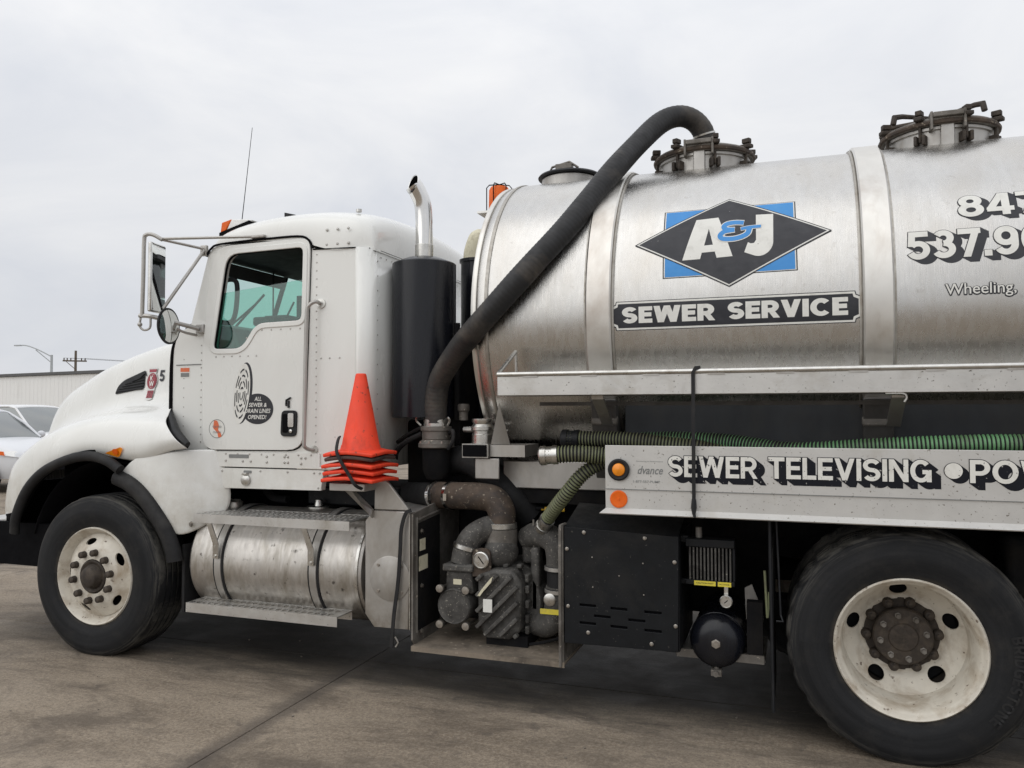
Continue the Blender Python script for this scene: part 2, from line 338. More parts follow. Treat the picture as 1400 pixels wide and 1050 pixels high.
def build_each(mb, name, m, parent, **k):
    n = len(mb.v); par = list(range(n))
    def find(a):
        while par[a] != a: par[a] = par[par[a]]; a = par[a]
        return a
    for f in mb.f:
        for i in f[1:]: par[find(i)] = find(f[0])
    groups = {}
    for f in mb.f: groups.setdefault(find(f[0]), []).append(f)
    for fs in groups.values():
        ids = sorted({i for f in fs for i in f}); mp = {a: b for b, a in enumerate(ids)}
        MB().add([mb.v[i] for i in ids], [tuple(mp[i] for i in f) for f in fs]).build(name, m, parent, **k)
def empty(name, loc, label, cat, group=None, rz=0, local=False):
    o = bpy.data.objects.new(name, None); COL.objects.link(o); o.location = loc; o.rotation_euler = (0, 0, rz); o.empty_display_size = .3
    o['label'] = label; o['category'] = cat
    if group: o['group'] = group
    if local: o['_local'] = 1
    return o
def tag(o, label, cat, group=None):
    o['label'] = label; o['category'] = cat
    if group: o['group'] = group
    return o
def part_label(o, label): o['label'] = label; return o
def copy_tree(o, parent=None):
    c = o.copy(); COL.objects.link(c)
    if parent is not None: c.parent = parent
    for ch in list(o.children): copy_tree(ch, c)
    return c

def cmr(pts, n=8):    # Catmull-Rom
    P = [Vector(p) for p in pts]; P = [P[0]*2-P[1]]+P+[P[-1]*2-P[-2]]; out = []
    for i in range(1, len(P)-2):
        a, b, c, d = P[i-1:i+3]
        for k in range(n):
            t = k/n; out.append(.5*((2*b)+(c-a)*t+(2*a-5*b+4*c-d)*t*t+(3*b-a-3*c+d)*t**3))
    out.append(P[-2].copy()); return out
def resample(pts, step):
    out = [pts[0].copy()]; acc = 0
    for a, b in zip(pts, pts[1:]):
        l = (b-a).length; p = step-acc
        while p < l: out.append(a.lerp(b, p/l)); p += step
        acc = (acc+l) % step
    out.append(pts[-1].copy()); return out
def rrect(x0, z0, x1, z1, r, n=6):
    out = []
    for cx, cz, a in ((x1-r, z1-r, 0), (x0+r, z1-r, 90), (x0+r, z0+r, 180), (x1-r, z0+r, 270)):
        out += [(cx+r*cos(R(a+90*k/n)), cz+r*sin(R(a+90*k/n))) for k in range(n+1)]
    return out
def ell(cx, cz, rx, rz, n=40, rot=0., a0=0., a1=360.):
    out = []; full = abs(a1-a0) >= 359
    for k in range(n if full else n+1):
        a = R(a0+(a1-a0)*k/n); x = rx*cos(a); z = rz*sin(a)
        out.append((cx+x*cos(rot)-z*sin(rot), cz+x*sin(rot)+z*cos(rot)))
    return out
def roundpoly(pts, r, n=5):
    out = []; k = len(pts)
    for i in range(k):
        p = Vector(pts[i][:2]); a = Vector(pts[i-1][:2])-p; b = Vector(pts[(i+1) % k][:2])-p
        rr = pts[i][2] if len(pts[i]) > 2 else r
        d = min(rr, a.length*.45, b.length*.45); A = p+a.normalized()*d; B = p+b.normalized()*d
        for t in range(n+1):
            t /= n; q_ = A*(1-t)**2+p*2*t*(1-t)+B*t*t; out.append((q_.x, q_.y))
    return out
def cdt(outer, holes=(), extra=()):
    vs = []; es = []
    for loop in [outer, *holes]:
        b = len(vs); vs += [Vector(p) for p in loop]; n = len(loop); es += [(b+i, b+(i+1) % n) for i in range(n)]
    vs += [Vector(p) for p in extra]
    r = delaunay_2d_cdt(vs, es, [], 0, 1e-6)
    def inside(p, poly):
        c = False; x, y = p
        for (x1, y1), (x2, y2) in zip(poly, list(poly[1:])+[poly[0]]):
            if (y1 > y) != (y2 > y) and x < (x2-x1)*(y-y1)/(y2-y1)+x1: c = not c
        return c
    bbs = [(min(p[0] for p in h), min(p[1] for p in h), max(p[0] for p in h), max(p[1] for p in h)) for h in holes]
    fs = []
    for f in r[2]:
        cx = sum(r[0][i].x for i in f)/len(f); cy = sum(r[0][i].y for i in f)/len(f)
        if not inside((cx, cy), outer): continue
        if any(b[0] < cx < b[2] and b[1] < cy < b[3] and inside((cx, cy), h) for b, h in zip(bbs, holes)): continue
        fs.append(tuple(f))
    return [(v.x, v.y) for v in r[0]], fs
XZ = lambda Y: (lambda u, v, w: (u, Y-w, v))       # w = towards the camera side
XY = lambda Z: (lambda u, v, w: (u, v, Z+w))
YZ = lambda X: (lambda u, v, w: (X+w, u, v))
def plate_mb(outer, holes, mp, thick, mb=None, extra=()):
    mb = mb or MB(); vs, fs = cdt(outer, holes, extra); n = len(vs)
    V = [mp(x, y, 0) for x, y in vs]
    if not thick: return mb.add(V, fs)
    ec = {}
    for f in fs:
        for a, b in zip(f, f[1:]+f[:1]): ec[(a, b)] = 1
    side = [(a, b) for (a, b) in ec if (b, a) not in ec]
    V2 = [mp(x, y, -thick) for x, y in vs]
    return mb.add(V+V2, list(fs)+[tuple(i+n for i in f[::-1]) for f in fs]+[(b, a, a+n, b+n) for a, b in side])
def plate(name, outer, holes, mp, thick, m, parent, bevel=0., **k):
    return plate_mb(outer, holes, mp, thick).build(name, m, parent, bevel=bevel, **k)

# ------------------------------------------------------------------ lettering
def arc(cx, cy, rx, ry, a0, a1, n=14): return [(cx+rx*cos(R(a0+(a1-a0)*k/n)), cy+ry*sin(R(a0+(a1-a0)*k/n))) for k in range(n+1)]
def glyph(ch, w):
    h = w/2; t = 1-h; hw = w*1.06
    s = lambda *p: ('s', list(p), False)
    D = lambda a, b, c, d: ('d', a, b, c, d, hw)
    if ch == 'E': return .60, [s((h, 0), (h, 1)), s((h, t), (.60, t)), s((h, .51), (.56, .51)), s((h, h), (.60, h))]
    if ch == 'F': return .58, [s((h, 0), (h, 1)), s((h, t), (.58, t)), s((h, .5), (.54, .5))]
    if ch == 'S':
        Wd = .68; ry = (1-w)/4; return Wd, [('s', arc(Wd/2, t-ry, Wd/2-h, ry, 25, 270)[:-1]+arc(Wd/2, h+ry, Wd/2-h, ry, 90, -155), False)]
    if ch == 'W': return 1.16, [D(hw/2, 1, .31, 0), D(.58, 1, .31, 0), D(.58, 1, .85, 0), D(1.16-hw/2, 1, .85, 0)]
    if ch == 'R':
        Wd = .72; rb = (t-.44)/2; return Wd, [s((h, 0), (h, 1)), ('s', [(h, t), (Wd-h-rb-.02, t)]+arc(Wd-h-rb-.02, t-rb, rb, rb, 90, -90)[1:]+[(h, t-2*rb)], False), D(.36, .46, Wd-hw/2+.02, 0)]
    if ch == 'P':
        Wd = .68; rb = (t-.42)/2; return Wd, [s((h, 0), (h, 1)), ('s', [(h, t), (Wd-h-rb, t)]+arc(Wd-h-rb, t-rb, rb, rb, 90, -90)[1:]+[(h, t-2*rb)], False)]
    if ch == 'B':
        Wd = .68; rb = (t-.5)/2; r2 = (.5-h)/2; return Wd, [s((h, 0), (h, 1)), ('s', [(h, t), (Wd-h-rb-.03, t)]+arc(Wd-h-rb-.03, t-rb, rb, rb, 90, -90)[1:]+[(h, .5)], False), ('s', [(h, .5), (Wd-h-r2, .5)]+arc(Wd-h-r2, h+r2, r2, r2, 90, -90)[1:]+[(h, h)], False)]
    if ch == 'D':
        Wd = .74; return Wd, [s((h, 0), (h, 1)), ('s', [(h, t), (.3, t)]+arc(.3, .5, Wd-h-.3, .5-h, 90, -90)[1:]+[(h, h)], False)]
    if ch == 'V': return .80, [D(hw/2, 1, .40, 0), D(.80-hw/2, 1, .40, 0)]
    if ch == 'I': return w, [s((h, 0), (h, 1))]
    if ch == 'C': return .80, [('s', arc(.42, .5, .42-h, .5-h, 42, 318, 24), False)]
    if ch == 'G': return .80, [('s', arc(.40, .5, .40-h, .5-h, 42, 340, 24), False), s((.80-h, .52), (.80-h, .02)), s((.46, .46), (.80, .46))]
    if ch == 'A': return .90, [D(hw/2, 0, .45, 1), D(.90-hw/2, 0, .45, 1), s((.2, .27), (.7, .27))]
    if ch == 'J': return .58, [('s', [(.58-h, 1), (.58-h, .32)]+arc(.29-h*.2, .32, .29-h*.8, .32-h, 0, -150)[1:], False)]
    if ch == 'T': return .68, [s((0, t), (.68, t)), s((.34, 0), (.34, 1))]
    if ch == 'L': return .56, [s((h, 0), (h, 1)), s((h, h), (.56, h))]
    if ch == 'N': return .74, [s((h, 0), (h, 1)), s((.74-h, 0), (.74-h, 1)), D(hw/2, 1, .74-hw/2, 0)]
    if ch == 'O': return .86, [('s', arc(.43, .5, .43-h, .5-h, 0, 345, 23), True)]
    if ch == 'K': return .74, [s((h, 0), (h, 1)), D(.2, .42, .72-hw/2, 1), D(.3, .5, .74-hw/2, 0)]
    if ch == '0': return .64, [('s', arc(.32, .5, .32-h, .5-h, 0, 345, 23), True)]
    if ch == '8':
        ry1 = (t-.52)/2; ry2 = (.52-h)/2; return .64, [('s', arc(.32, t-ry1, .29-h, ry1, 0, 345, 23), True), ('s', arc(.32, h+ry2, .32-h, ry2, 0, 345, 23), True)]
    if ch == '4': return .66, [D(.08, .27, .40, 1), s((0, .27), (.66, .27)), s((.46, 0), (.46, 1))]
    if ch == '7': return .62, [s((0, t), (.62, t)), D(.62-hw/2, 1, .22, 0)]
    if ch == '5': return .64, [s((.14, t), (.60, t)), s((h+.06, 1), (h+.02, .46)), ('s', arc(.31, .33, .33-h, .33-h, 140, -155, 22), False)]
    if ch == '3':
        ry1 = (t-.52)/2; ry2 = (.52-h)/2; return .64, [('s', arc(.31, t-ry1, .29-h, ry1, 150, -90, 16), False), ('s', arc(.31, h+ry2, .33-h, ry2, 90, -155, 18), False)]
    if ch == '9': return .64, [('s', arc(.32, .66, .32-h, .34-h, 0, 345, 23), True), ('s', [(.64-h, .66), (.64-h, .42)]+arc(.31, .36, .33-h, .36-h, 0, -150, 14)[1:], False)]
    if ch == '.': return w*1.05, [('q', [(0, 0), (w*1.05, 0), (w*1.05, w*1.05), (0, w*1.05)])]
    if ch == '-': return .4, [s((.02, .45), (.38, .45))]
    if ch == '*': return .62, [('q', ell(.31, .5, .31, .5, 28))]
    return .34, []
def stroke_quads(pts, half, closed, g=0.):
    P = [Vector(p) for p in pts]; n = len(P); L_ = []; R_ = []
    if not closed and g:
        P[0] = P[0]-(P[1]-P[0]).normalized()*g; P[-1] = P[-1]+(P[-1]-P[-2]).normalized()*g
    for i in range(n):
        if closed: a = (P[i]-P[i-1]).normalized(); b = (P[(i+1) % n]-P[i]).normalized()
        else:
            a = (P[i]-P[i-1]).normalized() if i else (P[1]-P[0]).normalized(); b = (P[i+1]-P[i]).normalized() if i < n-1 else a
        na = Vector((-a.y, a.x)); nb = Vector((-b.y, b.x)); m = (na+nb)
        m = m/max(m.length_squared/2, .35) if m.length > 1e-4 else na
        L_.append(P[i]+m*half); R_.append(P[i]-m*half)
    k = n if closed else n-1
    vs = L_+R_; return vs, [(i, n+i, n+(i+1) % n, (i+1) % n) for i in range(k)]
def letters(text, w, gap=.08, grow=0., shift=(0, 0)):
    """list of (verts, faces) pieces at unit cap height, total width"""
    x = 0; out = []
    for ch in text:
        if ch == ' ': x += .36; continue
        wd, pr = glyph(ch, w)
        for p in pr:
            if p[0] == 's': vs, fs = stroke_quads(p[1], w/2+grow, p[2], grow)
            elif p[0] == 'd':
                _, x0, y0, x1, y1, hw = p
                e = grow/abs(y1-y0) if grow else 0; dx, dy = (x1-x0)*e, (y1-y0)*e; x0 -= dx; y0 -= dy; x1 += dx; y1 += dy; hh = hw/2+grow*1.15
                vs = [Vector(v) for v in ((x0-hh, y0), (x0+hh, y0), (x1+hh, y1), (x1-hh, y1))]; fs = [(0, 1, 2, 3)]
            else:
                c = sum((Vector(v) for v in p[1]), Vector((0, 0)))/len(p[1]); vs = [Vector(v)+(Vector(v)-c).normalized()*grow for v in p[1]]; fs = [tuple(range(len(vs)))]
            out.append(([(v.x+x+shift[0], v.y+shift[1]) for v in vs], fs))
        x += wd+gap
    return out, x-gap
def text2d(s, offset=.012, shear=0.):
    """built-in font outline at unit size -> [(verts, faces)], bounds"""
    c = bpy.data.curves.new('lettering', 'FONT'); c.body = s; c.offset = offset; c.shear = shear; c.fill_mode = 'FRONT'; c.resolution_u = 3
    o = bpy.data.objects.new('lettering', c); me = o.to_mesh()
    vs = [(v.co.x, v.co.y) for v in me.vertices]; fs = [tuple(p.vertices) for p in me.polygons]
    o.to_mesh_clear(); bpy.data.objects.remove(o); bpy.data.curves.remove(c)
    return vs, fs
class Decal:
    """collects flat pieces in a 2-D (u, v) sheet, then wraps them on to a surface"""
    def __init__(s, mp, eps=.00012): s.mp = mp; s.p = []; s.eps = eps
    def poly(s, pts, off, holes=()):
        vs, fs = cdt(pts, holes); s.p.append((vs, fs, off)); return s
    def pieces(s, ps, box, w0, off, slant=0.):
        u0, v0, u1, v1 = box; sx = (u1-u0)/w0; sy = v1-v0
        for i, (vs, fs) in enumerate(ps):
            s.p.append(([(u0+x*sx+y*sy*slant, v0+y*sy) for x, y in vs], fs, off+s.eps*(i % 7)))
        return s
    def font(s, text, box, off, bold=.012, shear=0.):
        vs, fs = text2d(text, bold, shear)
        x0 = min(v[0] for v in vs); x1 = max(v[0] for v in vs); y0 = min(v[1] for v in vs); y1 = max(v[1] for v in vs)
        u0, v0, u1, v1 = box
        s.p.append(([(u0+(x-x0)/(x1-x0)*(u1-u0), v0+(y-y0)/(y1-y0)*(v1-v0)) for x, y in vs], fs, off)); return s
    def build(s, name, m, parent, cut=0.):
        bm = bmesh.new(); lay = bm.verts.layers.float.new('off')
        for vs, fs, off in s.p:
            V = [bm.verts.new((x, y, off)) for x, y in vs]
            for f in fs:
                try: bm.faces.new([V[i] for i in f])
                except ValueError: pass
        if cut:
            lo = min(v.co.y for v in bm.verts); hi = max(v.co.y for v in bm.verts); y = math.floor(lo/cut)*cut+cut
            while y < hi:
                bmesh.ops.bisect_plane(bm, geom=bm.verts[:]+bm.edges[:]+bm.faces[:], plane_co=(0, y, 0), plane_no=(0, 1, 0)); y += cut
        for v in bm.verts: v.co = s.mp(v.co.x, v.co.y, v.co.z)
        me = bpy.data.meshes.new(name); bm.to_mesh(me); bm.free()
        return link(name, me, m, parent)

# =================================================================== GROUND
g = MB().add([(-700, -300, -.03), (400, -300, -.03), (400, 900, -.03), (-700, 900, -.03)], [(0, 1, 2, 3)]).build('ground', 'concrete', None, ang=0, fix=False)
g['kind'] = 'structure'
JX, JY, SX, SY = -2.51, .50, 4.57, 3.66
for i in range(-7, 4):
    for j in range(-3, 5):
        x0 = JX+i*SX; y0 = JY+j*SY; gp = .0028
        dz = random.uniform(-.0015, .0015) if (i, j) not in ((-1, 0), (0, 0), (-1, -1), (0, -1)) else 0
        MB().box((x0+gp, y0+gp, -.029), (x0+SX-gp, y0+SY-gp, dz)).build('concrete_slab', 'concrete', g, ang=0, bevel=.004)

gm_ = MB(); rg = random.Random(4)
for k in range(420):
    x, y = rg.uniform(-9, 2.5), rg.uniform(-2.2, 3.0)
    r_ = rg.choice((.002, .003, .003, .004, .006)); gm_.add([(x+r_*rg.uniform(.6, 1.4)*cos(a), y+r_*rg.uniform(.6, 1.4)*sin(a), h_) for h_ in (.0, r_*.9) for a in (.3, 1.7, 2.9, 4.1, 5.3)], [(5, 6, 7, 8, 9)]+[(i, (i+1) % 5, 5+(i+1) % 5, 5+i) for i in range(5)])
gv = gm_.build('grit', 'grit_stone', None, ang=0, kind='stuff', fix=False); gv['label'] = 'loose grit scattered over the stained concrete'; gv['category'] = 'grit'
# =================================================================== THE TRUCK
T = empty('vacuum_truck', (-1.6, 1.25, 0), 'white vacuum tanker truck with a bare metal tank and big black hose over it', 'truck')
YC = 1.25; TZ = 2.106; TR = .96
def mir(y): return 2*YC-y
tk = lambda u, v, w: (u, YC-(TR+w)*cos(v/.963), TZ+(TR+w)*sin(v/.963))   # wrap (x, arc) on the tank

# ---- wheels -----------------------------------------------------------------
def tyre_mb(wd, lug, R0=.517, groove=4, ant=96):
    hw = wd/2
    half = [(.296, .028), (.303, .004), (.325, -.006), (.36, -.020), (.40, -.028), (.435, -.026), (.47, -.014), (.492, -.002), (.4985, .004), (.507, .012), (R0-.003, .028)]
    prof = [(r, y) for r, y in half]
    tread = []; n = groove
    tw = wd-.056; seg = tw/(n+1)
    for k in range(n):
        yg = .028+seg*(k+1); tread += [(R0, yg-.008), (R0-.013, yg-.006), (R0-.013, yg+.006), (R0, yg+.008)]
    prof += tread+[(r, wd-y) for r, y in half[::-1]]
    mb = MB().lathe([(r, -y) for r, y in prof], (0, 0, 0), (0, -1, 0), ant, False, False)
    vs = []
    for i, v in enumerate(mb.v):
        k, j = divmod(i, ant); r, y = prof[k]; x, yy, z = v; f = 1.
        shoulder = r > .50 and (y < .05 or y > wd-.05)
        if lug and shoulder and j % 4 == 0: f = (r-.016)/r
        if lug and not shoulder and r > R0-.004 and j % 4 == 1: f = (r-.010)/r
        if not lug and shoulder and j % 3 == 0 and r > .508: f = (r-.004)/r
        x *= f; z *= f
        if z < -.5: yy += (.012*(1 if y > hw else -1)); z = -.5-.12*(-.5-z)
        elif z < -.40: yy += (1 if y > hw else -1)*.012*(-.40-z)/.1*min(1, abs(y-hw)/hw)
        vs.append((x, yy, z))
    mb.v = vs; return mb
def tyre_text(tyre, text, r, a_mid, size, parent, w=.2, y=-.0265):
    ps, tot = letters(text, w, .12)
    def mp(u, v, o):
        rr = r+v; a = R(a_mid)+(tot*size/2-u)/(r+size/2)
        yb = -.028+.028*max(0, (rr-.43)/.07)**1.5 if rr > .43 else -.024
        return (rr*cos(a), yb-o, rr*sin(a))
    d = Decal(mp); d.pieces(ps, (0, 0, tot*size, size), tot, .005); return d.build('sidewall_lettering', 'rubber', parent, .01)
def front_wheel(parent, x, y, flip):
    w = MB()
    w.lathe([(.300, .012), (.3125, .012), (.3135, -.002), (.306, -.010), (.298, -.004), (.292, .010), (.284, .022), (.276, .045), (.268, .052), (.264, .055), (.262, .20), (.296, .235), (.300, .24)][::1], (0, 0, 0), (0, 1, 0), 72, True)
    holes = []
    for k in range(5):
        a = R(97-72*k+6); holes.append(ell(.222*cos(a), .222*sin(a), .020, .045, 20, a))
    fl = lambda u, v, o: (u, -.012+.058*min(1, max(0, (sqrt(u*u+v*v)-.180)/.083))**1.1-o, v)
    ex = [p for rr, n in ((.180, 48), (.20, 48), (.248, 48)) for p in ell(0, 0, rr, rr, n)]
    plate_mb(ell(0, 0, .264, .264, 72), holes+[ell(0, 0, .110, .110, 36)], fl, .011, w, ex)
    wh = w.build('wheel', 'rim_white', parent, ang=50); wh.matrix_parent_inverse = Matrix.Identity(4)
    wh.location = Vector((x, y, .5)); wh.rotation_euler = (0, 0, pi if flip else 0)
    wh.matrix_parent_inverse = Matrix.Translation(-parent.location)
    tyre_mb(.285, False).build('tyre', 'tyre_rubber', wh, ang=40)
    MB().lathe([(.0, .25), (.215, .25), (.225, .10), (.215, .085), (0, .085)], (0, 0, 0), (0, 1, 0), 40).build('brake_drum', 'chassis_black', wh)
    h = MB().lathe([(.109, -.06), (.109, -.035), (.106, -.005), (.104, .016), (.098, .020), (.088, .016), (.080, .012), (.072, .030), (.060, .055), (.045, .062), (.02, .064), (0, .064)], (0, 0, 0), (0, -1, 0), 40)
    h.build('hub', 'hub_grime', wh)
    lug = None
    for k in range(10):
        a = R(36*k+10)
        if lug is None:
            lug = MB().lathe([(.023, 0), (.023, .006), (.0205, .008), (.0215, .022), (.0205, .032), (.014, .038), (0, .040)], (0, 0, 0), (0, -1, 0), 14).build('lug_nut', 'hub_grime', wh)
        else:
            l2 = lug.copy(); COL.objects.link(l2); l2.parent = wh; lug_ = l2
            lug_.location = (.154*cos(a), -.012, .154*sin(a)); continue
        lug.location = (.154*cos(a), -.012, .154*sin(a))
    return wh
def rear_wheel(parent, x, y, flip):
    w = MB()
    w.lathe([(.302, .016), (.3125, .014), (.3135, -.004), (.307, -.011), (.300, -.006), (.295, .012), (.287, .022), (.280, .030), (.276, .075), (.270, .09), (.268, .185), (.262, .20), (.262, .24), (.30, .26)], (0, 0, 0), (0, 1, 0), 80, True)
    holes = []
    for k in range(5):
        a = R(22+72*k); holes.append(ell(.219*cos(a), .219*sin(a), .030, .039, 22, a))
    def dep(u, v, o):
        r = sqrt(u*u+v*v); t = min(1, max(0, (r-.180)/.086)); return (u, .280-.085*t-(.006 if .166 < r < .181 else 0)-o, v)
    ex = [p for rr, n in ((.160, 56), (.166, 56), (.171, 56), (.180, 56), (.186, 56), (.255, 56)) for p in ell(0, 0, rr, rr, n)]
    plate_mb(ell(0, 0, .266, .266, 80), holes+[ell(0, 0, .112, .112, 40)], dep, .012, w, ex)
    wh = w.build('wheel', 'rim_white', parent, ang=50)
    wh.location = Vector((x, y, .5)); wh.rotation_euler = (0, 0, pi if flip else 0)
    wh.matrix_parent_inverse = Matrix.Translation(-parent.location)
    t1 = tyre_mb(.275, True, groove=3).build('tyre', 'tyre_rubber', wh, ang=40)
    t2 = tyre_mb(.275, True, groove=3); t2.v = [(a, b+.33, c) for a, b, c in t2.v]; t2.build('tyre', 'tyre_rubber', wh, ang=40)
    if not flip:
        tyre_text(t1, 'BRIDGESTONE', .395, -14, .048, wh)
    MB().lathe([(.296, 0), (.31, .0), (.30, .05), (.262, .06), (.262, .30), (.296, .31), (.29, .32), (.25, .31), (.25, 0)], (0, .325, 0), (0, 1, 0), 48).build('inner_rim', 'hub_grime', wh)
    MB().lathe([(.0, .60), (.25, .60), (.25, .312), (.24, .302), (0, .302)], (0, 0, 0), (0, 1, 0), 40).build('brake_drum', 'chassis_black', wh)
    plate('hub_ring', ell(0, 0, .176, .176, 48), [ell(0, 0, .118, .118, 40)], XZ(.2755), .003, 'hub_grime', wh)
    MB().lathe([(.126, -.30), (.126, -.255), (.130, -.25), (.130, -.215), (.124, -.208), (.066, -.204), (.060, -.196), (.02, -.192), (0, -.192)], (0, 0, 0), (0, -1, 0), 48).build('hub', 'hub_grime', wh)
    st = MB()
    for k in range(8):
        a = R(45*k+12); st.bolt((.100*cos(a), .21, .100*sin(a)), (0, -1, 0), .011, .030)
    st.build('axle_stud', 'dirty_steel', wh, kind='stuff')
    lug = None
    for k in range(10):
        a = R(36*k+4)
        if lug is None:
            lug = MB().lathe([(.026, 0), (.024, .007), (.023, .009), (.023, .034), (.018, .040), (.010, .042), (.010, .05), (0, .051)], (0, 0, 0), (0, -1, 0), 12).build('lug_nut', 'hub_grime', wh); o = lug
        else:
            o = lug.copy(); COL.objects.link(o); o.parent = wh
        o.location = (.154*cos(a), .278, .154*sin(a))
    return wh
FX = -4.233; RX = .483
part_label(front_wheel(T, FX, .045, False), 'front wheel with cream painted rim and ten dark lug nuts')
front_wheel(T, FX, mir(.045), True)
part_label(rear_wheel(T, RX, .022, False), 'dual rear wheel with deep dished rust stained white rim')
rw2 = rear_wheel(T, RX, mir(.022), True)
for s_ in (0, 1):
    src = [o for o in COL.objects if o.name.startswith('wheel') and o.parent == T and abs(o.location.x-RX) < .01][s_]
    c = copy_tree(src, T); c.location.x = RX+1.32
    if 'label' in c: c['label'] = 'rearmost dual wheel'

# ---- chassis ---------------------------------------------------------------------
for y in (.80, 1.62):
    MB().box((-5.2, y, .74), (3.2, y+.09, 1.02)).build('frame_rail', 'chassis_black', T, bevel=.006)
cm = MB()
for x in (-4.9, -3.6, -2.5, -1.4, -.3, .5, 1.8, 3.0): cm.box((x-.05, .892, .80), (x+.05, 1.618, .95))
build_each(cm, 'cross_member', 'chassis_black', T)
for x in (FX, RX, RX+1.32):
    MB().cyl((x, .36, .5), (x, 2.14, .5), .075, 16).build('axle', 'chassis_black', T)
MB().box((-.15, .55, .45), (2.6, .74, .56)).build('leaf_spring', 'chassis_black', T, bevel=.01)
MB().box((.95, .42, .30), (1.36, .70, .95)).build('suspension_beam', 'chassis_black', T, bevel=.03)
MB().box((.3, .745, .35), (2.4, .775, .75)).build('torque_arm', 'chassis_black', T, bevel=.02)
# engine bay and gearbox masses that close off the view under the cab
MB().box((-4.95, .70, .62), (-3.9, 1.80, 1.5)).build('engine', 'chassis_black', T, bevel=.05)
MB().box((-3.85, .78, .55), (-2.2, 1.72, 1.02)).build('gearbox', 'chassis_black', T, bevel=.05)
MB().cyl((-2.3, 1.25, .65), (.4, 1.25, .58), .07, 14).build('drive_shaft', 'chassis_black', T)
MB().box((-1.9, .72, .42), (-.1, .775, 1.05)).build('chassis_plate', 'chassis_black', T)

# ---- hood and front fenders, one moulding ------------------------------------------
def lerp_tab(tab, x):
    if x <= tab[0][0]: return tab[0][1:]
    for a, b in zip(tab, tab[1:]):
        if x <= b[0]:
            t = (x-a[0])/(b[0]-a[0]); return [p+(q_-p)*t for p, q_ in zip(a[1:], b[1:])]
    return tab[-1][1:]
#        X     ze    Yo   zf    Yj   zj    Yh   Ys   zs    zc
HT = [(-5.36, .80, .34, .95, .70, 1.10, .72, .80, 1.36, 1.40),
      (-5.30, .79, .25, 1.02, .60, 1.16, .64, .70, 1.53, 1.58),
      (-5.22, .79, .17, 1.10, .56, 1.22, .60, .64, 1.62, 1.68),
      (-5.10, .80, .11, 1.22, .53, 1.32, .565, .60, 1.72, 1.79),
      (-4.955, .81, .075, 1.325, .50, 1.39, .53, .575, 1.79, 1.87),
      (-4.84, 1.03, .065, 1.395, .48, 1.42, .51, .55, 1.845, 1.92),
      (-4.676, 1.16, .06, 1.465, .45, 1.47, .48, .52, 1.90, 1.98),
      (-4.43, 1.252, .06, 1.525, .42, 1.515, .445, .485, 1.965, 2.05),
      (-4.27, 1.277, .06, 1.54, .39, 1.535, .42, .46, 2.00, 2.08),
      (-4.11, 1.247, .06, 1.545, .365, 1.545, .39, .435, 2.03, 2.105),
      (-3.995, 1.236, .065, 1.54, .35, 1.555, .37, .415, 2.045, 2.12),
      (-3.91, 1.305, .07, 1.535, .335, 1.56, .355, .40, 2.055, 2.13),
      (-3.862, 1.318, .077, 1.532, .327, 1.56, .347, .389, 2.063, 2.134),
      (-3.835, 1.325, .08, 1.53, .325, 1.56, .345, .385, 2.065, 2.135)]
def hood_rows():
    rows = []
    xs = [h[0] for h in HT]
    for x in xs:
        ze, Yo, zf, Yj, zj, Yh, Ys, zs, zc = lerp_tab(HT, x)
        hs = zf-ze
        P = [(Yo+.035, ze), (Yo, ze+.04*min(1, hs/.2)), (Yo-.002, ze+(hs-min(.13, hs*.45))*.6), (Yo+.010, zf-min(.13, hs*.45)), (Yo+.045, zf-min(.042, hs*.15)), (Yo+.12, zf), ((Yo+.12+Yj)/2-.01, (zf+zj)/2+.022),
             (Yj-.03, zj+.045), (Yh-.004, zj+.125), (Yh+.006, zj+(zs-zj)*.52), (Ys-.012, zs-.09), (Ys+.03, zs-.018), (Ys+.13, zs+.012), ((Ys+1.25)/2+.1, (zs*.3+zc*.7)), (1.25, zc)]
        row = []
        for y, z in P:
            xx = x
            if x > -4.2:                               # tail of the fender sweeps back below the cowl
                t = min(1, max(0, (1.565-z)/.235)); xx += .27*t*((x+4.2)/.365)**1.5
            if x < -4.9 and z > 1.12: xx -= .10*(-4.9-x)/.46
            if x < -5.2:
                xx += (.07 if z < 1.12 else 0)*min(1, (-5.2-x)/.1)
            row.append((xx, y, z))
        rows.append(row)
    return rows
hr = hood_rows()
full = [r+[(x, mir(y), z) for x, y, z in r[-2::-1]] for r in hr]
hood = MB().grid(full).build('hood', 'white_paint', T, sub=2, thick=.0); hood.modifiers['sub'].boundary_smooth = 'PRESERVE_CORNERS'
hood.data.materials.append(MAT['gap_black'])
for f_ in hood.data.polygons:
    k_ = f_.index % (len(full[0])-1)
    if k_ in (0, len(full[0])-2) and f_.center.x < -4.2: f_.material_index = 1
md = hood.modifiers.new('solid', 'SOLIDIFY'); md.thickness = .02; md.offset = -1; md.material_offset = 1; md.material_offset_rim = 1
part_label(hood, 'white sloping hood moulded in one with both front fenders')
from mathutils.bvhtree import BVHTree
bvh = BVHTree.FromObject(hood, bpy.context.evaluated_depsgraph_get())
def on_hood(u, v, w):
    h_ = bvh.ray_cast(Vector((u, -1, v)), Vector((0, 1, 0)))
    y = h_[0].y if h_[0] else .4
    return (u, y-.001-w, v)
# nose grille
gm = MB().box((-5.37, .80, .95), (-5.33, 1.70, 1.40))
gm.build('grille', 'black_plastic', T, bevel=.02)
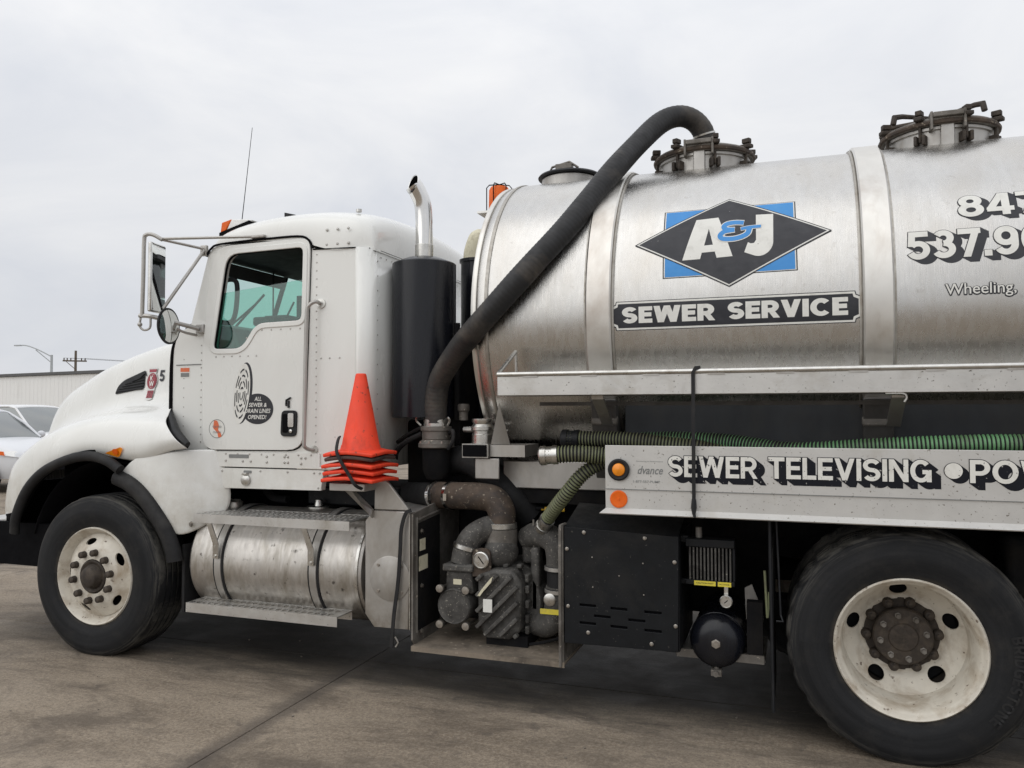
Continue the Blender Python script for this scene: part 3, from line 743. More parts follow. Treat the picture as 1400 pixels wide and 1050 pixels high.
# wheel-arch liners
ln = MB(); rows = []
for k in range(17):
    a = R(26+140*k/16); rows.append([(FX+.675*cos(a), y, .56+.675*sin(a)) for y in (.15, .40, .72)])
ln.grid(rows); ln.grid([[(FX+.675*cos(R(26+140*k/16))*f, .70, .56+.675*sin(R(26+140*k/16))*f) for k in range(17)] for f in (1, .5)])
ln.build('wheel_arch_liner', 'gap_black', T, thick=.01)
# black flares
fl1 = cmr([(-4.965, .065, .735), (-4.93, .05, .86), (-4.83, .045, 1.035), (-4.67, .04, 1.165), (-4.45, .04, 1.247), (-4.27, .04, 1.268), (-4.13, .04, 1.238), (-4.035, .045, 1.185)], 6)
def flare(pts, name, wd=.066, th=.03, dirz=None):
    m = MB(); n = 10; vs = []
    for i, p in enumerate(pts):
        t = (pts[min(i+1, len(pts)-1)]-pts[max(i-1, 0)]).normalized(); rad = Vector((0, -1, 0)); out = t.cross(rad).normalized()
        vs += [p+out*cos(2*pi*j/n)*wd/2+rad*sin(2*pi*j/n)*th for j in range(n)]
    m.add(vs, [(i*n+j, i*n+(j+1) % n, (i+1)*n+(j+1) % n, (i+1)*n+j) for i in range(len(pts)-1) for j in range(n)]+[tuple(range(n)), tuple(range((len(pts)-1)*n, len(pts)*n))])
    return m.build(name, 'rubber', T, ang=50)
flare(fl1, 'fender_flare')
flare(cmr([(-4.095, .075, 1.135), (-3.985, .075, 1.095), (-3.88, .08, 1.020), (-3.775, .085, .905), (-3.70, .09, .80), (-3.655, .095, .70), (-3.64, .10, .62)], 6), 'fender_flare', .105, .04)
# splash guard behind the front wheel
MB().box((-3.62, .14, .30), (-3.60, .72, .72)).build('splash_guard', 'rubber', T)
# white skirt between flare and cab step
rows = []
top = [(-4.065, .085, 1.165), (-3.99, .085, 1.245), (-3.90, .09, 1.285), (-3.75, .105, 1.303), (-3.62, .14, 1.315), (-3.50, .235, 1.318), (-3.46, .27, 1.312)]
bot = [(-4.06, .09, 1.13), (-3.90, .09, 1.055), (-3.78, .09, .935), (-3.675, .10, .775), (-3.585, .13, .775), (-3.47, .24, .86), (-3.40, .29, .93)]
mid = [(-4.055, .085, 1.15), (-3.93, .08, 1.16), (-3.82, .082, 1.11), (-3.70, .098, 1.04), (-3.595, .135, 1.04), (-3.44, .24, 1.06), (-3.375, .285, 1.07)]
g3 = []
for t in (0, .04, .2, .4, .6, .8, .96, 1):
    row = []
    for a, b, c in zip(top, mid, bot):
        a, b, c = Vector(a), Vector(b), Vector(c); p = a*(1-t)*(1-2*t)+b*4*t*(1-t)+c*t*(2*t-1); row.append(p)
    g3.append(row)
g3 = [[p+Vector((0, .03, -.005)) for p in g3[0]]]+g3+[[p+Vector((0, .03, .005)) for p in g3[-1]]]
sk = MB().grid(g3).build('fender_skirt', 'white_paint', T, sub=2)
md = sk.modifiers.new('solid', 'SOLIDIFY'); md.thickness = .012; md.offset = -1
MB().bolt((-3.555, .145, .85), (-.3, -1, 0), .014, .01).build('skirt_bolt', 'bare_bolt', T)
# hood hold-down latch
MB().tube([(-3.85, .270, 1.56), (-3.79, .215, 1.505), (-3.68, .135, 1.42), (-3.55, .10, 1.35)], [.016, .028, .034, .018], 10).build('hood_latch', 'black_plastic', T)
# intake, emblem, number on the hood side
d = Decal(on_hood); d.poly(roundpoly([(-4.508, 1.676, .02), (-4.485, 1.734, .04), (-4.425, 1.776, .05), (-4.200, 1.842, .02), (-4.194, 1.716, .02)], .03), .004); d.build('air_intake', 'black_plastic', T, .04)
ib = MB()
for k in range(7):
    t = k/6; z0 = 1.694+.018*k
    xl = -4.495+.03*k+.045*max(0, k-3); p = [Vector(on_hood(xl+(-4.205-xl)*s_, z0+.018*s_*(1+k*.15), .006)) for s_ in (0, .5, 1)]
    ib.tube(p, .0035, 5)
ib.build('intake_louvre', 'black_paint', T, kind='stuff')
dd = Decal(on_hood)
dd.poly(ell(-4.118, 1.765, .058, .063, 32), .005); dd.poly([(-4.158, 1.82), (-4.078, 1.82), (-4.072, 1.85), (-4.095, 1.858), (-4.118, 1.852), (-4.141, 1.858), (-4.164, 1.85)], .0052); dd.poly([(-4.158, 1.74), (-4.078, 1.74), (-4.083, 1.640), (-4.118, 1.632), (-4.153, 1.640)], .0048)
bd = dd.build('badge', 'bright_metal', T, .03)
dd = Decal(on_hood); dd.poly(ell(-4.118, 1.765, .050, .055, 32), .007, [ell(-4.118, 1.765, .043, .048, 32)]); dd.poly(ell(-4.118, 1.765, .040, .045, 32), .007)
for k in range(4): x = -4.149+.0165*k; dd.poly([(x, 1.70), (x+.0115, 1.70), (x+.0115, 1.648), (x, 1.648)], .007)
dd.poly([(-4.153, 1.826), (-4.083, 1.826), (-4.079, 1.846), (-4.157, 1.846)], .007); dd.build('badge_enamel', 'decal_red', bd, .03)
dd = Decal(on_hood); p, tw = letters('K', .2); dd.pieces(p, (-4.136, 1.768, -4.108, 1.802), tw, .0085); p, tw = letters('W', .17); dd.pieces(p, (-4.142, 1.730, -4.094, 1.764), tw, .0085); dd.build('badge_lettering', 'decal_white', bd, .02)
dd = Decal(on_hood); p, tw = letters('5', .2); dd.pieces(p, (-4.046, 1.760, -3.996, 1.838), tw, .003); dd.build('unit_number', 'decal_black', T, .03)
# amber side marker on the fender
mk = Decal(on_hood); mk.poly(roundpoly([(-4.182, 1.288, .01), (-4.04, 1.330, .01), (-4.020, 1.318, .008), (-4.055, 1.274, .01), (-4.085, 1.262, .01)], .01), .010); mk.build('marker_lamp', 'amber_lens', T)
mk = Decal(on_hood); mk.poly(ell(-4.085, 1.298, .022, .02, 20), .014); mk.build('marker_bulb', 'orange_lens', T)
# bumper
MB().box((-5.50, .12, .47), (-5.285, 2.38, .80)).build('bumper', 'aluminium', T, bevel=.03)
MB().box((-5.27, .16, .50), (-4.72, .20, .79)).build('bumper_side_guard', 'gap_black', T)
MB().box((-5.25, .70, .40), (-3.6, .712, 1.46)).box((-5.24, .22, .50), (-5.22, .70, 1.05)).build('wheel_well_blackout', 'gap_black', T)  # added black sheets keep the arch dark and block light from the front

# ---- cab ---------------------------------------------------------------------------
CY = .27
win = roundpoly([(-3.505, 1.945, .05), (-3.265, 1.942, .07), (-3.155, 2.098, .06), (-2.818, 2.105, .05), (-2.808, 2.58, .05), (-3.40, 2.572, .10)], .05)
cabside = [(-3.80, 1.22), (-3.83, 1.50), (-3.83, 1.98), (-3.805, 2.05), (-3.765, 2.085), (-3.69, 2.11), (-3.555, 2.565), (-3.52, 2.615), (-3.46, 2.63), (-2.86, 2.632), (-2.78, 2.60), (-2.75, 2.556), (-2.46, 2.545), (-2.46, 1.212), (-2.695, 1.208), (-3.50, 1.208)]
cw = plate('cab', cabside, [win], XZ(CY), .04, 'white_paint', T, .006)
part_label(cw, 'white riveted cab side wall')
plate('cab', cabside, [win], XZ(mir(CY)+.04), .04, 'white_paint', T, .006)['label'] = 'far white cab side wall'
# rear wall with rounded corners
path = [(-2.46, CY)]+[(-2.46+.085*sin(R(a)), CY+.085-.085*cos(R(a))) for a in range(15, 91, 15)]+[(-2.375, YC)]
path = path+[(x, mir(y)) for x, y in path[-2::-1]]
MB().grid([[(x, y, z) for x, y in path] for z in (1.21, 1.8, 2.545)]).build('cab_back', 'white_paint', T, thick=.02, ang=50)
# roof moulding
rf = []
RXs = [(-3.60, 2.60, .02), (-3.57, 2.63, .055), (-3.485, 2.635, .10), (-3.31, 2.635, .155), (-3.05, 2.63, .19), (-2.77, 2.59, .232), (-2.66, 2.54, .268), (-2.50, 2.535, .255), (-2.41, 2.533, .22), (-2.372, 2.532, .15), (-2.362, 2.53, .0)]
for x, zb, hgt in RXs:
    ins = .06*max(0, (x+2.50)/.134) if x > -2.5 else 0
    insf = .10*max(0, (-3.47-x)/.13) if x < -3.47 else 0
    i_ = ins+insf
    prof = [(.262+i_, zb), (.262+i_, zb+hgt*.3), (.275+i_, zb+hgt*.58), (.31+i_, zb+hgt*.82), (.38+i_, zb+hgt*.97), (.52+i_, zb+hgt*1.10), (.85, zb+hgt*1.24), (1.25, zb+hgt*1.30)]
    rf.append([(x, y, z) for y, z in prof]+[(x, mir(y), z) for y, z in prof[-2::-1]])
MB().grid(rf).build('cab_roof', 'white_paint', T, sub=2)
sl_ = MB().tube([(-2.76, .266, 2.553), (-2.46, .262, 2.543), (-2.385, .30, 2.541), (-2.366, .40, 2.541), (-2.366, mir(.40), 2.541)], .004, 6)
sl_.build('roof_seam', 'gap_black', T)
# rain gutter above the door
MB().tube(cmr([(-3.56, .262, 2.57), (-3.52, .258, 2.61), (-3.45, .256, 2.632), (-3.15, .255, 2.640), (-2.87, .255, 2.640), (-2.79, .256, 2.615), (-2.755, .26, 2.56)], 5), .007, 8).build('rain_gutter', 'gap_black', T)
# windscreen pillar skin, posts, glass
def quad(a, b, c, d): return [a, b, c, d]
wsb, wst = [(-3.69, .31, 2.10), (-3.80, .75, 2.10), (-3.83, 1.25, 2.10)], [(-3.555, .31, 2.60), (-3.62, .75, 2.60), (-3.64, 1.25, 2.60)]
m1 = lambda L_: L_+[(x, mir(y), z) for x, y, z in L_[-2::-1]]
MB().grid([m1(wsb), m1(wst)]).build('windscreen', 'windscreen_glass', T, ang=60)
MB().tube([(-3.83, 1.25, 2.08), (-3.645, 1.25, 2.61)], .018, 8).build('windscreen_post', 'gap_black', T)
MB().tube([(-3.69, .305, 2.09), (-3.555, .305, 2.60)], .012, 8).build('windscreen_seal', 'gap_black', T)
MB().grid([m1([(-3.835, .30, 2.02), (-3.85, .75, 2.06), (-3.87, 1.25, 2.08)]), m1([(-3.69, .31, 2.10), (-3.80, .75, 2.10), (-3.83, 1.25, 2.10)])]).build('cowl', 'white_paint', T)
# wipers seen through the screen
wp = MB()
for y in (.75, 1.35): wp.tube([(-3.87, y, 2.09), (-3.80, y+.32, 2.36)], .008, 6); wp.tube([(-3.83, y+.12, 2.16), (-3.765, y+.38, 2.44)], .010, 6)
build_each(wp, 'wiper', 'gap_black', T)
# dark seal gap, then the door skin, proud of the wall
door = roundpoly([(-3.572, 1.312, .10), (-2.812, 1.318, .12), (-2.772, 2.625, .07), (-3.475, 2.618, .12), (-3.535, 2.40, .03), (-3.576, 1.95, .03)], .08)
def grow(poly, d):
    c = Vector((-3.17, 1.97)); return [((Vector(p)-c)*(1+d)+c).to_tuple() for p in poly]
winseal = grow(win, 0.); 
plate('door_seal', grow(door, .011), [win], XZ(CY-.003), .003, 'gap_black', T)
ddoor = plate('door', door, [win], XZ(CY-.018), .016, 'white_paint', T, .006)
part_label(ddoor, 'white driver door with lowered window and company sticker')
# metal frame round the door and round the window
def ring(poly, din, dout):
    P = [Vector(p) for p in poly]; n = len(P); i_ = []; o_ = []
    for k in range(n):
        a = (P[k]-P[k-1]); b = (P[(k+1) % n]-P[k])
        if a.length < 1e-6: a = b
        if b.length < 1e-6: b = a
        t = (a.normalized()+b.normalized()); t = t.normalized() if t.length > 1e-6 else a.normalized(); nrm = Vector((t.y, -t.x)); o_.append((P[k]+nrm*dout).to_tuple()); i_.append((P[k]+nrm*din).to_tuple())
    return o_, i_
o_, i_ = ring(win, -.012, .022); plate('window_frame', o_, [i_], XZ(CY-.024), .014, 'white_paint', ddoor, .004)
o_, i_ = ring(win, -.014, .004); plate('window_seal', o_, [i_], XZ(CY-.015), .02, 'gap_black', ddoor)
# half lowered glass
gl = roundpoly([(-3.49, 1.95), (-3.265, 1.95, .07), (-3.155, 2.10, .06), (-2.82, 2.11), (-2.82, 2.375), (-3.46, 2.315)], .03)
plate('window_glass', gl, [], XZ(CY+.006), .004, 'cab_glass', ddoor)
# interior
MB().box((-3.62, .32, 2.575), (-2.40, 2.18, 2.60)).build('headliner', 'interior_dark', T)
MB().box((-3.80, .32, 1.25), (-2.39, 2.18, 1.29)).build('cab_floor', 'interior_dark', T)
MB().prism([(-3.82, .32, 1.5), (-3.35, .32, 1.5), (-3.30, .32, 1.92), (-3.42, .32, 2.10), (-3.70, .32, 2.16), (-3.79, .32, 2.12)], 0, (0, 1.86, 0)).build('dashboard', 'interior_grey', T, bevel=.02)
MB().grid([[(-2.39, .33, 1.25), (-2.39, 2.17, 1.25)], [(-2.39, .33, 2.6), (-2.39, 2.17, 2.6)]]).build('cab_back_lining', 'interior_dark', T)
for y in (.75, 1.72):
    s1 = MB().box((-2.98, y-.25, 1.55), (-2.50, y+.25, 1.72)); s1.box((-2.62, y-.25, 1.70), (-2.48, y+.25, 2.32), Matrix.Rotation(R(8), 3, 'Y')); s1.build('seat', 'interior_grey', T, bevel=.04)
MB().box((-3.60, .45, 2.47), (-3.585, 1.15, 2.565)).build('sun_visor', 'interior_grey', T, bevel=.006)
MB().box((-3.50, 1.45, 2.15), (-3.30, 1.75, 2.31)).box((-3.46, .60, 2.14), (-3.28, .80, 2.20)).build('dash_clutter', 'interior_dark', T, bevel=.012)
stw = MB(); c0 = Vector((-3.22, .75, 2.06)); ax = Vector((.62, 0, .78)).normalized(); u = Vector((0, 1, 0)); w_ = ax.cross(u)
stw.tube([c0+(u*cos(2*pi*k/28)+w_*sin(2*pi*k/28))*.215 for k in range(28)], .016, 8, closed=True); stw.cyl(c0, c0-ax*.3, .03, 10)
for k in range(3): a = 2*pi*k/3; stw.tube([c0, c0+(u*cos(a)+w_*sin(a))*.21], .012, 6)
stw.build('steering_wheel', 'interior_dark', T)
MB().tube(cmr([(-3.52, .34, 2.41), (-3.44, .38, 2.42), (-3.42, .39, 2.36), (-3.43, .385, 2.20), (-3.47, .38, 2.14), (-3.55, .34, 2.15)], 5), .016, 8).build('grab_handle', 'interior_dark', T)
MB().box((-3.40, 1.02, 2.24), (-3.33, 1.12, 2.40)).tube([(-3.36, 1.07, 2.40), (-3.36, 1.07, 2.58)], .008, 6).build('dash_camera', 'interior_dark', T, bevel=.01)
MB().tube([(-3.55, .95, 2.57), (-3.55, .95, 2.22)], .006, 6).build('aerial_lead', 'interior_dark', T)
MB().box((-3.55, .85, 2.12), (-3.36, 1.30, 2.24)).tube([(-3.45, .9, 2.14), (-3.35, .92, 2.34)], .008, 6).build('dash_clutter', 'interior_dark', T, bevel=.01)
# door handle
hd = plate('door_handle', roundpoly([(-2.972, 1.402, .03), (-2.858, 1.402, .03), (-2.852, 1.562, .03), (-2.964, 1.562, .03)], .03), [], XZ(CY-.028), .012, 'black_plastic', ddoor, .008)
plate('handle_recess', rrect(-2.956, 1.425, -2.915, 1.540, .012), [], XZ(CY-.0295), .002, 'gap_black', ddoor)
plate('handle_paddle', rrect(-2.912, 1.46, -2.872, 1.545, .008), [], XZ(CY-.036), .010, 'chrome', ddoor, .004)
MB().lathe([(.011, 0), (.011, .008), (0, .009)], (-2.892, CY-.028, 1.435), (0, -1, 0), 14).build('door_lock', 'chrome', ddoor)
MB().tube([(-2.935, .248, 1.59), (-2.932, .245, 1.625), (-2.90, .244, 1.64)], .006, 6).box((-2.921, .242, 1.578), (-2.910, .251, 1.622)).build('spare_key', 'black_plastic', ddoor)
# stickers on the door
dm = XZ(CY-.018)
dw = Decal(dm); dw.poly(ell(-3.268, 1.668, .060, .192, 48, -.13), .0016); st = dw.build('manhole_sticker', 'decal_white', ddoor)
dk = Decal(dm); dk.poly(ell(-3.256, 1.672, .066, .195, 48, -.13), .0008); dk.poly(ell(-3.148, 1.572, .118, .096, 48), .0012)
mo = Vector((-3.268, 1.668))
def mh(rx, rz, a0, a1, th=.0055):
    o2 = [(mo+Vector(p)).to_tuple() for p in ell(0, 0, rx+th, rz+th*2.0, 14, -.13, a0, a1)]; i2 = [(mo+Vector(p)).to_tuple() for p in ell(0, 0, rx-th, rz-th*2.0, 14, -.13, a0, a1)]
    dk.p.append((o2+i2, [(k, k+1, len(o2)+k+1, len(o2)+k) for k in range(len(o2)-1)], .0026))
for k, f in enumerate((.80, .60, .40, .20)):
    n = (8, 7, 5, 3)[k]
    for j in range(n):
        a = 360*j/n+k*17
        mh(.060*f, .192*f, a, a+360/n*.74, .0030)
dk.build('sticker_print', 'decal_black', st)
dt = Decal(dm)
for s_, (x0, z0, x1, z1) in (('ALL', (-3.170, 1.622, -3.118, 1.648)), ('SEWER &', (-3.212, 1.584, -3.078, 1.610)), ('DRAIN LINES', (-3.243, 1.546, -3.050, 1.573)), ('OPENED!', (-3.218, 1.508, -3.080, 1.534))):
    dt.font(s_, (x0, z0, x1, z1), .0022, .016, .2)
dt.build('sticker_lettering', 'decal_white', st)
rs = Decal(dm); rs.poly(ell(-3.456, 1.446, .064, .062, 40), .0008); r1 = rs.build('round_sticker', 'decal_white', ddoor)
rs = Decal(dm); rs.poly(ell(-3.456, 1.446, .062, .060, 40), .0014, [ell(-3.456, 1.446, .058, .056, 40)]); rs.font('TESTED', (-3.492, 1.452, -3.42, 1.464), .0026, .01); rs.font('CLEAN', (-3.486, 1.418, -3.426, 1.430), .0026, .01); rs.build('sticker_ring', 'decal_grey', r1)
rs = Decal(dm); rs.poly(roundpoly([(-3.478, 1.50), (-3.452, 1.497), (-3.438, 1.462), (-3.448, 1.44), (-3.425, 1.42), (-3.418, 1.395), (-3.444, 1.39), (-3.452, 1.42), (-3.485, 1.45)], .008), .0020); rs.build('sticker_map', 'decal_orange', r1)
# grab rail behind the door
MB().tube(cmr([(-2.705, .265, 2.215), (-2.712, .225, 2.222), (-2.742, .205, 2.20), (-2.757, .20, 2.15), (-2.764, .20, 1.9), (-2.770, .20, 1.40), (-2.770, .205, 1.345), (-2.758, .235, 1.325), (-2.745, .265, 1.322)], 6), .0118, 12).build('grab_rail', 'cabinet_steel', T)
MB().lathe([(.03, 0), (.03, .008), (0, .01)], (-2.700, CY, 2.215), (0, -1, 0), 14).lathe([(.026, 0), (.026, .008), (0, .01)], (-2.742, CY, 1.322), (0, -1, 0), 14).build('rail_foot', 'bright_metal', T)
# sill under the door
sill = plate('sill_panel', [(-3.515, 1.30), (-2.70, 1.30), (-2.70, 1.216), (-2.665, 1.216), (-2.665, 1.206), (-3.47, 1.206)], [], XZ(CY-.012), .02, 'white_paint', T, .003)
plate('lower_sill', [(-3.475, 1.198), (-2.672, 1.198), (-2.690, 1.075), (-3.408, 1.070)], [], XZ(CY-.008), .05, 'white_paint', T, .004)
vb = plate('sill_vent', rrect(-3.365, 1.262, -3.215, 1.285, .006), [], XZ(CY-.0145), .004, 'decal_grey', T)
plate('sill_plate', rrect(-3.255, 1.168, -3.195, 1.185, .004), [], XZ(CY-.0105), .003, 'decal_grey', T)
fc = MB().lathe([(.034, 0), (.036, .012), (.030, .016), (0, .018)], (-3.235, CY-.008, 1.125), (0, -1, 0), 24).box((-3.252, .235, 1.157), (-3.218, .262, 1.172)); fc.build('electrical_socket', 'bright_metal', T, bevel=.003)
# rivets
rv = MB(); riv = lambda x, z, r=.0055, y=CY: rv.lathe([(r, 0), (r*.8, r*.45), (0, r*.65)], (x, y, z), (0, -1, 0), 6)
for k in range(26): riv(-2.735, 1.27+k*.05)
for k in range(3):
    for z in (2.575, 2.665): riv(-2.66+.075*k, z, .010, .2645)
for k in range(6): riv(-2.60+.0*k, 1.4+.2*k, .004) if k == 0 else None
for x in (-2.70, -2.64, -2.57): riv(x, 1.88, .0065)
for k in range(14): riv(-3.60, 1.36+k*.048)
for k in range(9): riv(-3.74, 1.40+k*.062, .0045)
for k in range(6): riv(-3.47+k*.062, 1.906, .006, CY-.018)
for k in range(5): riv(-3.12+k*.07, 2.066, .006, CY-.018)
for x, z in ((-3.235, 2.02), (-3.19, 2.035)): riv(x, z, .006, CY-.018)
for k in range(9): riv(-3.48+k*.09, 1.288, .007, CY-.012)
for x, z in ((-3.39, 1.245), (-3.26, 1.243), (-3.20, 1.243), (-3.08, 1.275), (-3.08, 1.24), (-2.95, 1.275), (-2.95, 1.24), (-2.925, 1.24), (-2.925, 1.275), (-2.83, 1.27), (-2.80, 1.27), (-2.83, 1.235)): riv(x, z, .009, CY-.012)
for x, z in ((-3.42, 1.18), (-3.13, 1.183), (-2.93, 1.182), (-2.74, 1.18), (-2.70, 1.18), (-2.71, 1.09)): riv(x, z, .008, CY-.008)
for k in range(14): a = .34+.0*k; rv.lathe([(.0055, 0), (.004, .003), (0, .004)], (-2.363, .36, 1.30+k*.09), (1, 0, 0), 6)
for k in range(24): rv.lathe([(.0055, 0), (.004, .003), (0, .004)], (-2.363, .40+k*.07, 2.50), (1, 0, 0), 6)
rv.build('rivet', 'cabinet_steel', T, kind='stuff', fix=False)
# cowl panel seam and sticker, hood gap
MB().tube(cmr([(-3.775, .285, 2.075), (-3.815, .28, 2.02), (-3.835, .275, 1.95), (-3.842, .272, 1.8), (-3.842, .27, 1.57)], 5), .014, 8).build('hood_gap_seal', 'gap_black', T)
MB().tube([(-3.80, .267, 1.86), (-3.60, .267, 1.862)], .003, 5).build('panel_seam', 'decal_grey', T)
cs = plate('warning_sticker', rrect(-3.770, 1.775, -3.690, 1.845, .004), [], XZ(CY-.001), .001, 'decal_white', T)
plate('sticker_band', rrect(-3.766, 1.815, -3.694, 1.841, .002), [], XZ(CY-.0022), .001, 'decal_orange', cs)
plate('sticker_text_block', rrect(-3.764, 1.782, -3.696, 1.808, .002), [], XZ(CY-.0022), .001, 'decal_grey', cs)
# roof lamps and aerial
lb = MB().prism([(-3.545, .36, 2.735), (-3.31, .36, 2.80), (-3.31, .36, 2.765), (-3.545, .36, 2.70)], 0, (0, 1.2, 0)); lbo = lb.build('light_bar', 'gap_black', T)
MB().prism([(-3.545, .37, 2.737), (-3.535, .37, 2.805), (-3.46, .37, 2.822), (-3.50, .37, 2.749)], 0, (0, .35, 0)).build('amber_lamp', 'orange_lens', lbo, bevel=.006)
MB().prism([(-3.498, .372, 2.751), (-3.458, .372, 2.822), (-3.33, .372, 2.812), (-3.29, .372, 2.803)], 0, (0, .35, 0)).build('clear_lamp', 'clear_lens', lbo, bevel=.006)
MB().prism([(-3.08, .42, 2.81), (-3.08, .42, 2.845), (-3.00, .42, 2.825), (-2.98, .42, 2.815)], 0, (0, .10, 0)).build('clearance_lamp', 'black_plastic', T)
MB().cyl((-2.53, .42, 2.80), (-2.53, .42, 2.818), .018, 12).build('roof_bolt', 'bright_metal', T)
MB().tube([(-3.59, .62, 2.72), (-3.54, .62, 3.12), (-3.491, .62, 3.52)], [.0035, .0025, .0018], 6).build('aerial', 'gap_black', T)

# ---- mirrors --------------------------------------------------------------------------
mi = MB().tube(cmr([(-3.685, .01, 2.628), (-3.74, -.01, 2.66), (-3.785, -.02, 2.660), (-3.80, -.02, 2.62), (-3.803, -.02, 2.4), (-3.808, -.02, 2.17), (-3.806, -.02, 2.15)], 5), .0125, 10)
mi.tube([(-3.70, .01, 2.635), (-3.18, .25, 2.66)], .009, 8); mi.tube([(-3.69, .01, 2.63), (-3.575, .26, 2.61)], .009, 8)
mi.tube([(-3.57, .25, 2.60), (-3.69, .03, 2.20)], .011, 8)
mi.tube(cmr([(-3.83, -.02, 2.155), (-3.76, .0, 2.15), (-3.68, .08, 2.125), (-3.60, .24, 2.09)], 5), .014, 8)
mi.tube(cmr([(-3.70, .06, 2.13), (-3.66, .15, 2.07), (-3.63, .26, 2.05)], 5), .009, 8)
mi.tube(cmr([(-3.82, -.02, 2.14), (-3.825, -.02, 2.09), (-3.80, -.01, 2.065), (-3.765, .0, 2.08), (-3.76, .0, 2.14)], 5), .007, 8)
mi.ball((-3.825, -.02, 2.10), .015)
mir_o = mi.build('mirror_arm', 'cabinet_steel', T)
MB().box((-3.205, .235, 2.648), (-3.10, .268, 2.668)).build('mirror_bracket', 'cabinet_steel', T, bevel=.006)
MB().box((-3.605, .25, 2.565), (-3.555, .275, 2.635)).build('mirror_bracket', 'cabinet_steel', T, bevel=.006)
MB().box((-3.625, .24, 2.06), (-3.565, .272, 2.12)).build('mirror_bracket', 'cabinet_steel', T, bevel=.006)
rot = Matrix.Rotation(R(12), 3, 'Z'); pv = (-3.745, .03, 2.39)
mb_ = MB().box((-3.758, -.05, 2.175), (-3.733, .11, 2.61), rot, pv); mbo = mb_.build('mirror', 'bright_metal', T, bevel=.008)
part_label(mbo, 'tall flat mirror in a metal case')
MB().box((-3.7335, -.042, 2.185), (-3.731, .102, 2.60), rot, pv).build('mirror_glass', 'mirror_face', mbo, ang=0)
cvx = Vector((.985, .17, .02)).normalized(); cc = (-3.665, .045, 2.09)
cb = MB().lathe([(0, -.03), (.06, -.028), (.10, -.012), (.114, 0), (.114, .008), (.107, .010)], cc, cvx, 36).build('mirror', 'black_plastic', T); part_label(cb, 'round convex mirror')
MB().lathe([(.107, .009), (.08, .014), (.05, .0175), (.02, .019), (0, .0195)], cc, cvx, 36).build('mirror_glass', 'mirror_face', cb)

# ---- exhaust and air cleaner behind the cab -------------------------------------------------
ex_ = (-2.165, .60)
MB().lathe([(.195, 1.515), (.2, 1.52), (.2, 2.475), (.196, 2.48), (.11, 2.515), (.06, 2.52)], (ex_[0], ex_[1], 0), (0, 0, 1), 56).build('exhaust_shield', 'black_gloss', T)
pth = cmr([(ex_[0], .60, 2.50), (ex_[0], .60, 2.62), (ex_[0]-.003, .60, 2.78), (ex_[0]-.010, .59, 2.87), (ex_[0]-.034, .562, 2.945), (ex_[0]-.052, .542, 2.98)], 6)
stk = MB().tube(pth, .0545, 28, cap=False)
# mitre the open end so that it looks back and outwards
nv = len(stk.v); axis = (pth[-1]-pth[-2]).normalized(); vs = list(stk.v); endc = pth[-1]; mit = Vector((-.35, -.9, .25))
for i in range(nv-28, nv):
    dlt = Vector(vs[i])-endc; n_ = Vector((-.50, -.80, .28)).normalized(); vs[i] = tuple(Vector(vs[i])-axis*(dlt.dot(n_)/axis.dot(n_)))
vin = [tuple(Vector(v).lerp(pth[i//28], .07)-axis*.003) for i, v in enumerate(vs)]
stk.v = vs; so_ = stk.build('exhaust_stack', 'chrome', T, ang=60)
md = so_.modifiers.new('solid', 'SOLIDIFY'); md.thickness = .003; md.offset = -1
so2 = MB(); so2.v = vin[28*8:]; so2.f = [tuple(i-28*8 for i in f) for f in stk.f if min(f) >= 28*8]; so2.f.append(tuple(range(28))); so2.build('exhaust_soot', 'gap_black', T)
MB().lathe([(.058, 2.52), (.058, 2.60), (.0555, 2.603)], (ex_[0], .60, 0), (0, 0, 1), 28).build('stack_clamp', 'bright_metal', T)
MB().lathe([(.10, 1.3), (.10, 2.545), (.11, 2.55), (.11, 2.57), (.09, 2.575)], (-1.985, 1.02, 0), (0, 0, 1), 32).build('air_cleaner', 'black_gloss', T)
MB().tube(cmr([(-1.985, 1.02, 2.56), (-1.98, 1.02, 2.62), (-1.95, 1.02, 2.70), (-1.90, 1.02, 2.76)], 5), [.085]*11+[.08, .07, .06, .04, .02], 20).build('air_inlet', 'decal_cream', T)
MB().box((-2.0, .62, .95), (-1.93, 1.9, 1.95)).build('headboard', 'chassis_black', T)
MB().box((-2.36, .75, 1.06), (-1.95, 1.75, 1.5)).build('rear_engine_cover', 'chassis_black', T, bevel=.02)
MB().tube([(-1.94, .60, 1.5), (-1.94, .60, 2.1)], .02, 10).build('hydraulic_pipe', 'chassis_black', T)

